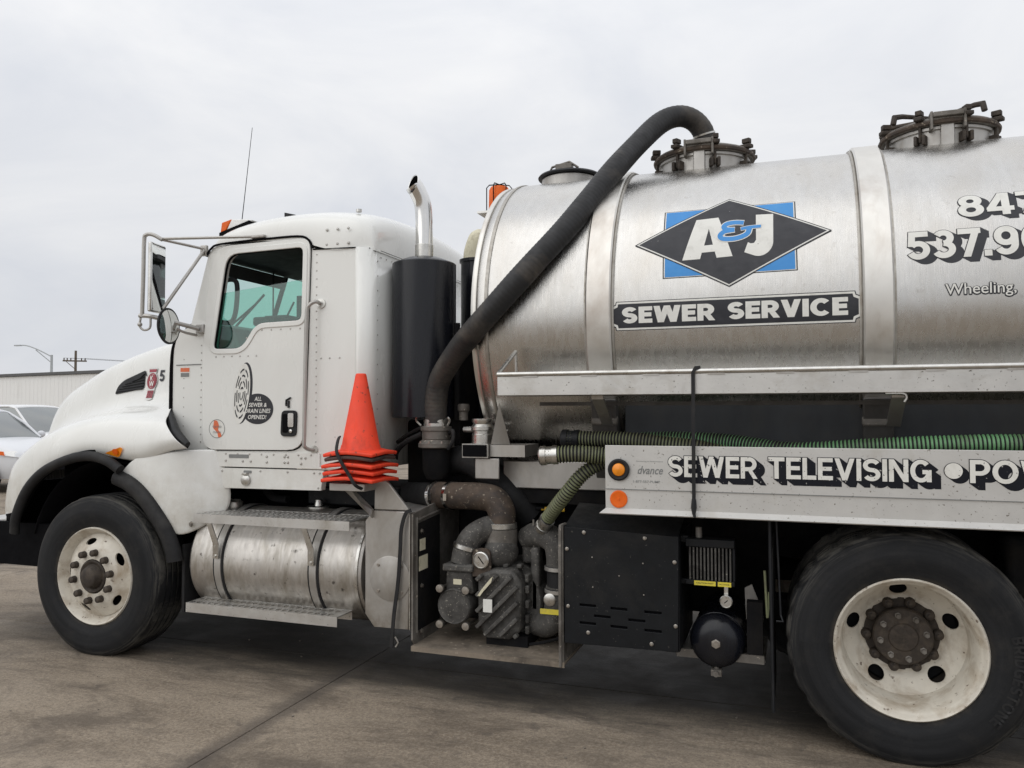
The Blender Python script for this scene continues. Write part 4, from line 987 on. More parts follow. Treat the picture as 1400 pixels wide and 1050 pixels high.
# ---- fuel tank and steps ---------------------------------------------------------------------
ft = (.46, .61); FR = .33
MB().lathe([(.0, -3.575), (.26, -3.575), (.315, -3.565), (FR, -3.545), (FR, -2.37), (FR-.006, -2.368), (FR-.006, -2.360), (.315, -2.345), (.26, -2.335), (0, -2.335)], (0, ft[0], ft[1]), (1, 0, 0), 72).build('fuel_tank', 'fuel_tank_metal', T)
MB().lathe([(FR+.004, -2.374), (FR+.004, -2.362)], (0, ft[0], ft[1]), (1, 0, 0), 72).build('tank_weld', 'bright_metal', T, thick=.006)
for x in (-3.335, -2.655):
    rb = MB().lathe([(FR+.0015, x-.038), (FR+.006, x-.036), (FR+.006, x+.036), (FR+.0015, x+.038)], (0, ft[0], ft[1]), (1, 0, 0), 72).build('strap_rubber', 'rubber', T)
    sb = MB().lathe([(FR+.006, x-.024), (FR+.011, x-.023), (FR+.011, x+.023), (FR+.006, x+.024)], (0, ft[0], ft[1]), (1, 0, 0), 72).build('tank_strap', 'cabinet_steel', T)
    hg = MB().prism([(x-.055, .085, .875), (x-.02, .085, .875), (x+.018, .105, .745), (x+.018, .105, .655), (x-.022, .105, .655), (x-.022, .105, .745)], 0, (0, .008, 0))
    for z in (.73, .67): hg.bolt((x-.002, .105, z), (0, -1, 0), .008, .008)
    hg.build('step_hanger', 'bright_metal', T)
def perforated(name, x0, x1, y0, y1, z, nx, ny, rx, ry, drop, mtl, stag=False):
    holes = []
    for j in range(ny):
        for i in range(nx):
            cx = x0+(x1-x0)*(i+.5+(.25 if stag and j % 2 else 0))/nx; cy = y0+(y1-y0)*(j+.5)/ny
            if cx+rx < x1-.006: holes.append(ell(cx, cy, rx, ry, 10))
    m = plate_mb([(x0, y0), (x1, y0), (x1, y1), (x0, y1)], holes, XY(z), .006)
    m.box((x0, y0-.004, z-drop), (x1, y0-.0005, z+.001)); m.box((x0, y1+.0005, z-drop), (x1, y1+.004, z+.001))
    return m.build(name, mtl, T, ang=30)
perforated('upper_step', -3.485, -2.385, .085, .36, .925, 30, 5, .0135, .019, .052, 'aluminium', True)
perforated('lower_step', -3.508, -2.444, .055, .215, .387, 24, 2, .0165, .027, .056, 'aluminium', False)
MB().box((-3.36, .12, .33), (-3.32, .50, .345)).box((-2.68, .12, .33), (-2.64, .50, .345)).build('step_bracket', 'chassis_black', T)
MB().lathe([(.062, 0), (.064, .03), (.058, .042), (.02, .046), (0, .046)], (-3.445, .40, .928), (0, 0, 1), 28).box((-3.50, .393, .97), (-3.39, .407, .985)).build('fuel_cap', 'fuel_tank_metal', T)
MB().lathe([(.075, 0), (.075, .008), (.03, .012), (.022, .05), (0, .055)], (-2.86, .50, .94), (0, 0, 1), 20).build('fuel_sender', 'bright_metal', T)
MB().tube(cmr([(-3.30, .55, 1.03), (-3.20, .5, .99), (-3.08, .48, .985)], 5), .025, 10).build('fuel_line', 'chassis_black', T)
MB().box((-2.98, .55, .95), (-2.32, .66, 1.07)).build('battery_box', 'black_paint', T, bevel=.012)

# ---- stainless cabinet -------------------------------------------------------------------------
cab_o = plate('pump_cabinet', [(-2.302, .405), (-2.245, .335), (-2.022, .338), (-2.014, .992), (-2.245, .995), (-2.302, .930)], [], XZ(.115), .50, 'cabinet_steel', T, .006)
part_label(cab_o, 'grey stainless steel cabinet with round access cover')
plate('cabinet_bracket', [(-2.243, .997), (-2.022, 1.0), (-2.188, 1.185), (-2.240, 1.175)], [], XZ(.118), .02, 'cabinet_steel', T, .003)
MB().lathe([(.126, 0), (.126, .005), (.120, .007), (0, .0075)], (-2.139, .115, .615), (0, -1, 0), 48).build('access_cover', 'cabinet_steel', T)
bb = MB()
for k in range(4): a = R(45+90*k); bb.bolt((-2.139+.103*cos(a), .108, .615+.103*sin(a)), (0, -1, 0), .008, .008)
bb.build('cover_bolt', 'bare_bolt', T, kind='stuff')
MB().tube([(-2.014, .110, .995), (-2.014, .110, .34)], .005, 6).build('cabinet_seam', 'bright_metal', T)
MB().box((-2.46, -.01, 1.11), (-2.235, .26, 1.152)).prism([(-2.40, .05, 1.108), (-2.35, .05, 1.108), (-2.247, .09, .95), (-2.247, .09, 1.0)], 0, (0, .03, 0)).build('cone_bracket', 'cabinet_steel', T, bevel=.003)

# ---- pump bay -----------------------------------------------------------------------------------
MB().box((-1.975, .05, .262), (-1.105, .70, .272)).box((-1.975, .046, .245), (-1.105, .0495, .272)).build('pump_bay_floor', 'grimy_floor', T)
MB().prism([(-1.97, .06, .30), (-1.97, .09, .27), (-1.97, .70, .27), (-1.97, .70, 1.02), (-1.97, .34, 1.02), (-1.97, .06, .99)], 0, (-.010, 0, 0)).build('pump_bay_side', 'dirty_steel', T)
MB().prism([(-1.968, .11, .34), (-1.968, .40, .34), (-1.968, .40, .95), (-1.968, .11, .93)], 0, (.004, 0, 0)).build('bay_inner_panel', 'chassis_black', T)
MB().tube(cmr([(-1.967, .10, .33), (-1.967, .10, .5), (-1.967, .10, .92), (-1.967, .13, .95), (-1.967, .40, .97)], 4), .007, 6).build('bay_edge_trim', 'dirty_steel', T)
lb_ = MB().box((-1.9635, .13, .775), (-1.9615, .20, .84)); lb_.build('bay_label', 'decal_cream', T)
MB().box((-1.9635, .12, .665), (-1.9615, .23, .745)).build('bay_label', 'decal_cream', T)
bb = MB()
for y, z in ((.15, .885), (.15, .58), (.15, .33)): bb.bolt((-1.963, y, z), (1, 0, 0), .010, .012)
bb.build('bay_bolt', 'bare_bolt', T, kind='stuff')
MB().box((-1.125, .05, .248), (-1.110, .72, .965)).build('pump_bay_side', 'dirty_steel', T)
MB().box((-1.96, .70, .27), (-1.12, .715, 1.05)).build('pump_bay_back', 'chassis_black', T)
MB().tube(cmr([(-1.125, .045, .25), (-1.125, .042, .6), (-1.125, .045, .93), (-1.12, .06, .965), (-1.11, .09, .97)], 5), .009, 8).build('bay_edge_trim', 'dirty_steel', T)
# ribbed gearbox casting
gx = [(-1.640, .395), (-1.600, .315), (-1.455, .315), (-1.395, .36), (-1.385, .62), (-1.43, .69), (-1.55, .69), (-1.640, .655)]
pb = plate('pump_gearbox', gx, [], XZ(.185), .33, 'pump_casting', T, .02)
part_label(pb, 'ribbed grey cast pump gear cover with white label')
ribs = MB()
for k in range(8):
    c = -.52+.085*k          # lines z = x + const
    z0 = .315; pts_ = []
    for t_ in range(0, 41):
        x = -1.635+.235*t_/40; z = .50+(x+1.52)*1.0+c+.17
        if .335 < z < .665 and not (x > -1.42 and z > .63): pts_.append((x, z))
    if len(pts_) > 3:
        (xa, za), (xb, zb) = pts_[0], pts_[-1]
        ribs.box((0, -.016, -.011), (sqrt((xb-xa)**2+(zb-za)**2), .022, .011))
        n = 8; base = ribs.v[-n:]; ang = atan2(zb-za, xb-xa)
        ribs.v[-n:] = [(xa+p[0]*cos(ang)-p[2]*sin(ang),   .166+p[1], za+p[0]*sin(ang)+p[2]*cos(ang)) for p in base]
build_each(ribs, 'cooling_rib', 'pump_casting', T, bevel=.005)
MB().box((-1.59, .146, .465), (-1.538, .1485, .535)).build('white_label', 'decal_white', T, ang=0)
plate('peeled_label', [(-1.625, .55), (-1.60, .585), (-1.55, .645), (-1.535, .66), (-1.545, .625), (-1.59, .575), (-1.61, .548)], [], XZ(.1475), .002, 'decal_cream', T)
fb = MB()
for z in (.36, .42, .50, .58, .64): fb.box((-1.383, .24, z-.022), (-1.360, .30, z+.022))
for x in (-1.60, -1.50, -1.42): fb.box((x-.015, .25, .69), (x+.015, .30, .712))
build_each(fb, 'casting_lug', 'pump_casting', T, bevel=.006)
MB().lathe([(.19, 0), (.20, .02), (.20, .32), (.17, .36), (0, .36)], (-1.50, .30, .50), (0, 1, 0), 32).build('blower_body', 'pump_casting', T)
MB().box((-1.60, .22, .27), (-1.36, .62, .33)).build('pump_foot', 'chassis_black', T)
MB().tube(cmr([(-1.34, .2, .30), (-1.25, .18, .325), (-1.14, .25, .35)], 4), .008, 6).build('drain_line', 'chassis_black', T)
# discharge casting on the left: elbow, flange, round cover
MB().tube(cmr([(-1.53, .33, .90), (-1.62, .31, .895), (-1.70, .28, .85), (-1.74, .26, .78), (-1.755, .25, .70)], 6), .068, 24).build('discharge_elbow', 'pump_casting', T)
MB().lathe([(.074, -.013), (.078, -.010), (.078, .010), (.074, .013)], (-1.735, .262, .79), (.25, .1, .96), 28).build('pipe_clamp', 'bright_metal', T)
MB().box((-1.845, .17, .665), (-1.665, .33, .705)).build('flange', 'pump_casting', T, bevel=.01)
MB().prism([(-1.83, .19, .665), (-1.68, .19, .665), (-1.665, .19, .545), (-1.835, .19, .545)], 0, (0, .16, 0)).build('check_valve', 'pump_casting', T, bevel=.012)
MB().lathe([(.098, -.20), (.098, .0), (.092, .008), (.088, .004), (0, .006)], (-1.772, .168, .475), (0, -1, 0), 40).build('valve_cover', 'pump_casting', T)
kb = None
for sx_, sz_ in ((-1, 1), (1, 1), (-1, -1), (1, -1)):
    MB().lathe([(.0, .0), (.021, .0), (.023, .014), (.021, .022), (0, .024)], (-1.772+sx_*.078, .165, .475+sz_*.098), (0, -1, 0), 18).cyl((-1.772+sx_*.078, .165, .475+sz_*.098), (-1.772+sx_*.078, .36, .475+sz_*.098), .008, 8).build('cover_knob', 'bare_bolt', T)
plate('valve_label', rrect(-1.785, .592, -1.735, .622, .003), [], XZ(.188), .002, 'decal_cream', T)
# vacuum gauge on its bracket
plate('gauge_bracket', roundpoly([(-1.675, .64), (-1.565, .65), (-1.57, .80, .05), (-1.675, .795, .05)], .01), [], XZ(.20), .02, 'rust_pipe', T, .004)
ga = MB().lathe([(.045, 0), (.047, .018), (.041, .022), (.039, .015)], (-1.618, .20, .735), (0, -1, 0), 28).build('vacuum_gauge', 'bright_metal', T)
MB().lathe([(.040, .014), (0, .0142)], (-1.618, .20, .735), (0, -1, 0), 28).build('gauge_dial', 'decal_yellow', ga)
MB().tube([(-1.634, .1845, .755), (-1.602, .1845, .715)], .003, 5).build('gauge_needle', 'gap_black', ga)
# rusty suction elbow with clamps, and the ball chamber below
suct = cmr([(-2.30, .66, 1.03), (-2.14, .52, 1.045), (-2.02, .44, 1.055), (-1.86, .38, 1.062), (-1.70, .355, 1.066), (-1.60, .345, 1.05), (-1.555, .34, .99), (-1.55, .335, .93), (-1.55, .335, .90)], 7)
MB().tube(suct[16:], .078, 28).build('suction_elbow', 'rust_pipe', T)
MB().tube(suct[:19], .074, 24).build('suction_sleeve', 'rubber', T)
for k in (15, 20):
    dr = (suct[k+1]-suct[k-1]).normalized(); MB().lathe([(.080, -.012), (.085, -.010), (.085, .010), (.080, .012)], suct[k], dr, 28).box(suct[k]+Vector((-.01, -.10, -.02)), suct[k]+Vector((.01, -.08, .02))).build('pipe_clamp', 'chrome', T)
MB().lathe([(.084, 0), (.088, .003), (.088, .028), (.084, .031)], (-1.55, .335, .895), (0, 0, 1), 28).build('pipe_clamp', 'bright_metal', T)
MB().lathe([(.088, -.005), (.088, .085), (.08, .09)], (-1.55, .335, .805), (0, 0, 1), 28).build('pipe_sleeve', 'dirty_steel', T)
MB().ball((-1.548, .32, .765), .098, 24, 16, (1, 1, .95)).build('ball_chamber', 'pump_casting', T)
# right-hand inlet: hose tail, elbow, sleeve, lower bend with a cap and yellow label
inl = cmr([(-1.42, .42, .83), (-1.36, .38, .86), (-1.29, .34, .865), (-1.225, .31, .83), (-1.205, .30, .76), (-1.205, .30, .70)], 6)
MB().tube(inl, .070, 24).build('inlet_elbow', 'pump_casting', T)
MB().lathe([(.066, 0), (.075, .004), (.075, .03), (.066, .034), (.066, .12), (.075, .124), (.075, .15), (.066, .154)], (-1.205, .30, .56), (0, 0, 1), 28).build('inlet_sleeve', 'rubber', T)
for z in (.577, .699): MB().lathe([(.076, -.011), (.079, -.009), (.079, .009), (.076, .011)], (-1.205, .30, z), (0, 0, 1), 28).build('pipe_clamp', 'cabinet_steel', T)
MB().tube(cmr([(-1.205, .30, .60), (-1.21, .30, .50), (-1.23, .30, .43), (-1.29, .32, .385), (-1.38, .36, .38)], 6), [.072]*4+[.074]*16+[.07]*5, 24).build('lower_bend', 'pump_casting', T)
MB().lathe([(.032, 0), (.034, .014), (.026, .018), (0, .018)], (-1.235, .235, .54), (0, -1, 0), 24).build('filler_cap', 'bright_metal', T)
plate('yellow_label', rrect(-1.290, .462, -1.185, .490, .003), [], XZ(.224), .002, 'decal_yellow', T)
bx = MB().box((-1.44, .36, .70), (-1.32, .46, .83)).box((-1.37, .30, .45), (-1.32, .5, .80)); bx.build('port_casting', 'pump_casting', T, bevel=.015)
for x in (-1.36, -1.33): MB().tube([(x, .33, .95), (x, .34, .76)], .006, 6).build('stay_rod', 'dirty_steel', T)
MB().tube(cmr([(-1.42, .55, .86), (-1.42, .55, .97), (-1.40, .55, .985), (-1.36, .55, .985)], 4), .012, 8).build('brake_pipe', 'chassis_black', T)
MB().tube([(-1.38, .55, .985), (-1.24, .55, .982)], .012, 8).build('yellow_cord', 'rope_yellow', T)

# ---- big vacuum hose and its valve ---------------------------------------------------------------
hp = cmr([(-2.018, 0.460, 1.486), (-2.014, 0.455, 1.618), (-1.976, 0.430, 1.749), (-1.837, 0.350, 1.898), (-1.665, 0.245, 2.032), (-1.490, 0.222, 2.198), (-1.313, 0.272, 2.400), (-1.155, 0.390, 2.614), (-.985, .64, 2.94), (-.84, .90, 3.215), (-.735, 1.02, 3.355), (-.64, 1.09, 3.405), (-.56, 1.14, 3.39), (-.505, 1.18, 3.33), (-.487, 1.20, 3.25), (-.485, 1.20, 3.20)], 10)
hp = resample(hp, .0085)
hrad = [.066+(.0013 if (i % 3) == 0 else 0)+(.001*sin(i*.11)) for i in range(len(hp))]
part_label(MB().tube(hp, hrad, 28).build('vacuum_hose', 'hose_black', T, ang=80), 'big black ribbed vacuum hose from the valve up to the middle manhole')
for k in (-9, -14):
    dr = (hp[k+1]-hp[k-1]).normalized(); MB().lathe([(.069, -.006), (.072, -.005), (.072, .005), (.069, .006)], hp[k], dr, 28).build('hose_clamp', 'bright_metal', T)
vx, vy = -2.02, .47
MB().lathe([(.070, 1.46), (.076, 1.465), (.076, 1.505), (.072, 1.51)], (vx, vy, 0), (0, 0, 1), 32).build('hose_clamp', 'bright_metal', T)
MB().lathe([(.082, 1.385), (.086, 1.39), (.086, 1.435), (.094, 1.44), (.094, 1.462), (.07, 1.468)], (vx, vy, 0), (0, 0, 1), 32).build('hose_coupling', 'dirty_steel', T)
MB().lathe([(.10, 1.335), (.108, 1.34), (.108, 1.362), (.10, 1.368), (.085, 1.385)], (vx, vy, 0), (0, 0, 1), 32).build('valve_flange', 'dirty_steel', T)
MB().lathe([(.02, 1.13), (.06, 1.15), (.082, 1.20), (.085, 1.335)], (vx, vy, 0), (0, 0, 1), 32).build('valve_body', 'chassis_black', T)
for s_ in (-1, 1):
    MB().tube(cmr([(vx+.088*s_, vy-.03, 1.47), (vx+.11*s_, vy-.05, 1.50), (vx+.10*s_, vy-.06, 1.52)], 4), .007, 6).build('cam_lever', 'bright_metal', T)
bb = MB()
for k in range(8): a = 2*pi*k/8; bb.bolt((vx+.098*cos(a), vy+.098*sin(a), 1.364), (0, 0, 1), .008, .012)
bb.build('flange_bolt', 'bare_bolt', T, kind='stuff')
MB().tube(cmr([(vx+.08, vy, 1.42), (vx+.13, vy-.05, 1.44), (vx+.135, vy-.06, 1.38), (vx+.10, vy-.05, 1.33)], 5), .012, 8).build('control_cable', 'rubber', T)
MB().tube(cmr([(vx-.08, vy-.03, 1.42), (vx-.2, vy+.0, 1.37), (vx-.32, vy+.1, 1.30), (vx-.38, vy+.2, 1.22)], 5), .016, 8).build('control_cable', 'rubber', T)
MB().tube(cmr([(vx-.08, vy-.02, 1.46), (vx-.2, vy+.05, 1.42), (vx-.34, vy+.15, 1.36)], 5), .012, 8).build('control_cable', 'rubber', T)
MB().tube([(vx+.16, .52, 1.445), (vx+.24, .52, 1.447), (vx+.32, .52, 1.445), (vx+.44, .52, 1.44)], [.018, .022, .012, .006], 10).build('hydraulic_fitting', 'bright_metal', T)
MB().lathe([(.03, 0), (.036, .01), (.036, .04), (.028, .05), (.028, .1)], (vx+.14, .56, 1.60), (0, 0, -1), 18).build('relief_valve', 'dirty_steel', T)
MB().tube(cmr([(vx+.02, .62, 1.24), (vx+.15, .58, 1.26), (vx+.32, .55, 1.18), (vx+.46, .55, 1.05), (vx+.56, .6, .93)], 6), .085, 24).build('return_hose', 'rubber', T)

# ---- debris tank -------------------------------------------------------------------------------
tank_prof = [(0, -1.86), (.30, -1.85), (.60, -1.815), (.82, -1.765), (.91, -1.730), (.945, -1.695), (TR, -1.645), (TR, -1.2), (TR, .3), (TR, 3.0), (.9, 3.1), (0, 3.2)]
tmb = MB().lathe(tank_prof, (0, YC, TZ), (1, 0, 0), 128)
tank = tmb.build('tank', 'tank_metal', T, ang=40)
part_label(tank, 'brushed metal debris tank')
def hoop(x0, x1, dr, m, name='tank_band'):
    return MB().lathe([(TR-.01, x0), (TR+dr*.7, x0), (TR+dr, x0+.008), (TR+dr, x1-.008), (TR+dr*.7, x1), (TR-.01, x1)], (0, YC, TZ), (1, 0, 0), 128).build(name, m, T, ang=30)
hoop(-1.640, -1.620, .006, 'weld_metal', 'head_seam')
hoop(-1.725, -1.695, -.012, 'band_metal', 'head_seam')
hoop(-1.045, -.905, .022, 'band_metal')
hoop(-.905, -.890, .012, 'weld_metal', 'band_weld')
hoop(-1.055, -1.047, .006, 'weld_metal', 'band_weld')
hoop(.340, .478, .030, 'band_metal')
hoop(.325, .338, .014, 'weld_metal', 'band_weld')
hoop(.480, .486, .010, 'weld_metal', 'band_weld')
hoop(1.72, 1.86, .030, 'band_metal')
# saddle beams and subframe below the tank
for x in (-.97, .41, 1.79):
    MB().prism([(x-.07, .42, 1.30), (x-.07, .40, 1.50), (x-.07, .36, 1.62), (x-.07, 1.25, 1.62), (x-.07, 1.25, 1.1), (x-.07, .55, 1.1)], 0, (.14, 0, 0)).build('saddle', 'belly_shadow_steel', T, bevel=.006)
    MB().box((x-.075, .395, 1.475), (x+.075, .425, 1.53)).build('saddle_pad', 'dirty_steel', T, bevel=.012)
MB().box((-1.60, .50, 1.105), (3.0, .62, 1.265)).build('subframe', 'cabinet_steel', T, bevel=.006)
MB().box((-1.58, .52, 1.02), (3.0, 1.9, 1.10)).build('subframe_floor', 'chassis_black', T)
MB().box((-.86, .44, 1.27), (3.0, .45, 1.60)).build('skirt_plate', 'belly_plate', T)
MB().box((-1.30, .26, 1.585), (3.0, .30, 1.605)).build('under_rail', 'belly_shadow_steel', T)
# outlet fitting, box-tube bracket and gusset at the front of the tank
of = Vector((-1.70, .42, 1.365))
MB().lathe([(.062, 0), (.062, .055), (.058, .06), (.058, .075), (.067, .08), (.067, .10), (.055, .115), (.062, .13), (.062, .145), (.05, .148)], of, (0, 0, 1), 32).build('camlock_fitting', 'bright_metal', T)
MB().box((-1.785, .32, 1.295), (-1.64, .332, 1.362)).build('bracket_mouth', 'gap_black', T)
bxm = MB().box((-1.792, .33, 1.288), (-1.632, .345, 1.296)).box((-1.792, .33, 1.360), (-1.632, .345, 1.368)).box((-1.792, .33, 1.2965), (-1.784, .345, 1.3595)).box((-1.640, .33, 1.2965), (-1.632, .345, 1.3595)).box((-1.63, .36, 1.295), (-1.42, .62, 1.362)).box((-1.79, .346, 1.29), (-1.634, .80, 1.366))
bxm.build('bracket_tube', 'cabinet_steel', T)
MB().box((-1.725, .36, 1.165), (-1.575, .372, 1.285)).build('bracket_plate', 'cabinet_steel', T, bevel=.01)
MB().prism([(-1.625, .36, 1.365), (-1.575, .36, 1.60), (-1.53, .42, 1.365)], 0, (0, .006, 0)).build('gusset', 'cabinet_steel', T)

# ---- manholes and fittings on top of the tank ------------------------------------------------------
def manhole(x, name, lab, levers, yc=1.22):
    zb = TZ+TR-.10
    c = MB().lathe([(.27, -.10), (.27, .088), (.283, .091), (.283, .106), (.27, .111)], (x, yc, TZ+TR-.055), (0, 0, 1), 56).build(name, 'cabinet_steel', T, ang=35)
    part_label(c, lab)
    z1 = TZ+TR+.055
    MB().lathe([(.30, 0), (.305, .006), (.305, .030), (.295, .040), (.24, .062), (.12, .078), (0, .082)], (x, yc, z1), (0, 0, 1), 56).build('manhole_lid', 'dirty_steel', c)
    MB().lathe([(.303, .001), (.313, .006), (.316, .018), (.310, .028), (.303, .03)], (x, yc, z1), (0, 0, 1), 56).build('lid_ring', 'rust_pipe', c)
    for k in range(8):
        a = 2*pi*k/8+.32; dx, dy = cos(a), sin(a); rm = Matrix.Rotation(a, 3, 'Z')
        m = MB(); P = lambda r_, t_, z_: Vector((x, yc, 0))+rm @ Vector((r_, t_, z_))
        m.box((.265, -.030, -.10), (.315, -.012, -.045)); m.box((.265, .012, -.10), (.315, .030, -.045)); m.box((.285, -.008, -.085), (.303, .008, .085)); m.box((.268, -.022, .032), (.335, .022, .055)); m.box((.275, -.017, .062), (.325, .017, .092))
        m.box((.20, -.014, .040), (.285, .014, .060))
        m.v = [tuple(Vector((x, yc, z1))+rm @ Vector(p)) for p in m.v]
        m.build('swing_bolt', 'hub_grime', c, bevel=.005)
    lv = MB()
    for a, l in levers:
        rm = Matrix.Rotation(a, 3, 'Z'); base = Vector((x, yc, z1))
        pts_ = [base+rm @ Vector(p) for p in ((.30, 0, .07), (.29, 0, .112), (.24, 0, .122), (.24-l, 0, .128))]
        lv.tube(pts_, [.016, .018, .015, .010], 8)
    build_each(lv, 'lid_lever', 'hub_grime', c)
    pl = MB().box((x-.035, yc-.292, z1-.14), (x+.035, yc-.272, z1+.04)); pl.build('hinge_strap', 'cabinet_steel', c, bevel=.006)
    hg = MB().box((x-.075, yc-.33, z1+.035), (x+.075, yc-.24, z1+.062)).cyl((x-.085, yc-.30, z1+.03), (x+.085, yc-.30, z1+.03), .012, 8).box((x-.088, yc-.32, z1-.03), (x-.074, yc-.25, z1+.07)).box((x+.074, yc-.32, z1-.03), (x+.088, yc-.25, z1+.07)); hg.build('lid_hinge', 'dirty_steel', c, bevel=.004)
    return c
manhole(-.50, 'manhole', 'manhole of the tank where the vacuum hose ends', [(2.6, .12), (.5, .10)])
manhole(.83, 'manhole', 'rear manhole of the tank with raised clamp levers', [(3.7, .22), (5.4, .26), (2.9, .12)])
MB().lathe([(.080, 0), (.080, .03), (.074, .04), (.074, .075), (.068, .08)], (-.485, 1.20, 3.16), (0, 0, 1), 28).build('hose_neck', 'dirty_steel', T)
vc = MB().lathe([(.19, 0), (.19, .09), (.185, .095)], (-1.39, 1.25, TZ+TR-.045), (0, 0, 1), 44).build('vent_hatch', 'cabinet_steel', T)
MB().lathe([(.19, .098), (.212, .10), (.216, .108), (.206, .120), (.10, .138), (0, .142)], (-1.39, 1.25, TZ+TR-.045), (0, 0, 1), 44).build('vent_lid', 'black_plastic', vc)
MB().box((-1.45, 1.10, 3.155), (-1.34, 1.16, 3.19)).tube([(-1.50, 1.13, 3.14), (-1.48, 1.13, 3.18), (-1.36, 1.13, 3.205), (-1.30, 1.13, 3.16)], .009, 6).build('vent_latch', 'dirty_steel', vc, bevel=.005)
# rotating beacon in its wire guard
MB().box((-2.04, 1.18, 2.93), (-1.82, 1.34, 2.945)).box((-1.86, 1.2, 2.80), (-1.80, 1.3, 2.93)).build('beacon_bracket', 'bright_metal', T)
be = MB().lathe([(.07, 0), (.074, .01), (.072, .15), (.06, .172), (0, .178)], (-1.905, 1.26, 2.947), (0, 0, 1), 28).build('beacon', 'orange_lens', T)
bg_ = MB()
for k in range(6):
    a = 2*pi*k/6+.4; bg_.tube([(-1.905+.088*cos(a), 1.26+.088*sin(a), 2.945), (-1.905+.088*cos(a), 1.26+.088*sin(a), 3.115), (-1.905+.07*cos(a), 1.26+.07*sin(a), 3.135), (-1.905, 1.26, 3.14)], .004, 6)
bg_.build('wire_guard', 'gap_black', be)

# ---- lettering on the tank ----------------------------------------------------------------------------
dia = [(-.785, .352), (-.297, .634), (.209, .362), (-.289, .086)]
def inset(poly, f): c = sum((Vector(p) for p in poly), Vector((0, 0)))/len(poly); return [(c+(Vector(p)-c)*f).to_tuple() for p in poly]
blue = [(-.637, .571), (.037, .574), (.044, .154), (-.629, .148)]
CUT = .03
d = Decal(tk); d.poly(blue, .0015); d.poly(dia, .0042); lg = d.build('logo_panel', 'decal_black', T, CUT)
d = Decal(tk); d.poly(inset(blue, .982), .0022); d.poly(inset(dia, .978), .0049); d.build('logo_keyline', 'decal_white', lg, CUT)
d = Decal(tk); d.poly(inset(blue, .966), .0029); d.build('logo_blue', 'decal_blue', lg, CUT)
d = Decal(tk); d.poly(inset(dia, .950), .0056); d.build('logo_diamond', 'decal_black', lg, CUT)
d = Decal(tk)
A_ = [(-.528, .243), (-.462, .490), (-.348, .496), (-.272, .250), (-.352, .247), (-.362, .283), (-.428, .281), (-.436, .245)]
d.poly(A_, .0064, [[(-.417, .322), (-.395, .425), (-.372, .324)]])
J_ = [(-.158, .495), (-.072, .492), (-.072, .335)]+ell(-.142, .322, .070, .080, 12, 0, 0, -112)+[(-.214, .268), (-.196, .325), (-.182, .316), (-.166, .318), (-.156, .335)]
d.poly(J_, .0064); d.build('logo_letter', 'decal_white', lg, CUT)
amp = [[(-.222, .447), (-.262, .452), (-.300, .447), (-.318, .430), (-.306, .412), (-.268, .407)], [(-.268, .405), (-.315, .398), (-.336, .376), (-.325, .356), (-.280, .350), (-.235, .357), (-.200, .376), (-.190, .404)], [(-.228, .408), (-.190, .414), (-.136, .416)]]
for nm, gg, off, mm in (('logo_ampersand_edge', .018, .0074, 'decal_white'), ('logo_ampersand', .013, .0086, 'decal_blue')):
    d = Decal(tk)
    for s_ in amp:
        pp = [(v.x, v.y) for v in cmr([(a, b, 0) for a, b in s_], 5)]
        vs, fs = stroke_quads(pp, gg*(1 if s_ is not amp[2] else .7), False, gg*.3); d.p.append(([(v.x, v.y) for v in vs], fs, off+.0001*amp.index(s_)))
    d.build(nm, mm, lg, CUT)
def notched(x0, z0, x1, z1, n):
    return [(x0+n, z0), (x1-n, z0), (x1-n*.85, z0+n*.6), (x1, z0+n), (x1, z1-n), (x1-n*.85, z1-n*.6), (x1-n, z1), (x0+n, z1), (x0+n*.85, z1-n*.6), (x0, z1-n), (x0, z0+n), (x0+n*.85, z0+n*.6)]
d = Decal(tk); d.poly(notched(-.906, -.121, .334, .036, .028), .0012); bn = d.build('banner', 'decal_black', T, CUT)
d = Decal(tk); d.poly(notched(-.902, -.117, .330, .032, .028), .0019); d.build('banner_keyline', 'decal_white', bn, CUT)
d = Decal(tk); d.poly(notched(-.892, -.107, .320, .022, .027), .0026); d.build('banner_field', 'decal_black', bn, CUT)
d = Decal(tk)
for s_, bx_ in (('SEWER', (-.845, -.083, -.362, .004)), ('SERVICE', (-.297, -.082, .272, .006))):
    p, tw = letters(s_, .25, .055); d.pieces(p, bx_, tw, .0034)
d.build('banner_lettering', 'decal_white', bn, CUT)
def shadowed(parent, mp, items, w, name, sh, grow, mw, mk_, cut, gap=.09, steps=7):
    ds, do, dw_ = Decal(mp, .00004), Decal(mp, .00004), Decal(mp)
    for text, box in items:
        H = box[3]-box[1]; wd = box[2]-box[0]
        p, tw = letters(text, w, gap, grow)
        for k in range(1, steps+1):
            ds.pieces([([(x+sh[0]*H/(wd/tw)*k/steps, y+sh[1]*k/steps) for x, y in vs], fs) for vs, fs in p], box, tw, .0008+.0001*(steps-k))
        do.pieces(p, box, tw, .0022)
        p, tw = letters(text, w, gap); dw_.pieces(p, box, tw, .0032)
    s1 = ds.build(name+'_shadow_print', mk_, parent, cut); do.build('letter_outline', mk_, s1, cut); dw_.build('letter_face', mw, s1, cut)
shadowed(T, tk, [('847.', (.772, .382, 1.17, .512)), ('537.90', (.540, .172, 1.115, .318))], .195, 'phone_number', (.22, -.15), .022, 'decal_white', 'decal_black', CUT, .07)
d = Decal(tk)
for k in range(8): dx, dz = .0045*cos(pi*k/4)+.001, .0045*sin(pi*k/4)-.002; d.font('Wheeling,', (.696+dx, -.022+dz, .986+dx, .046+dz), .0012+.0001*k, .008)
wl = d.build('town_lettering', 'decal_black', T, CUT)
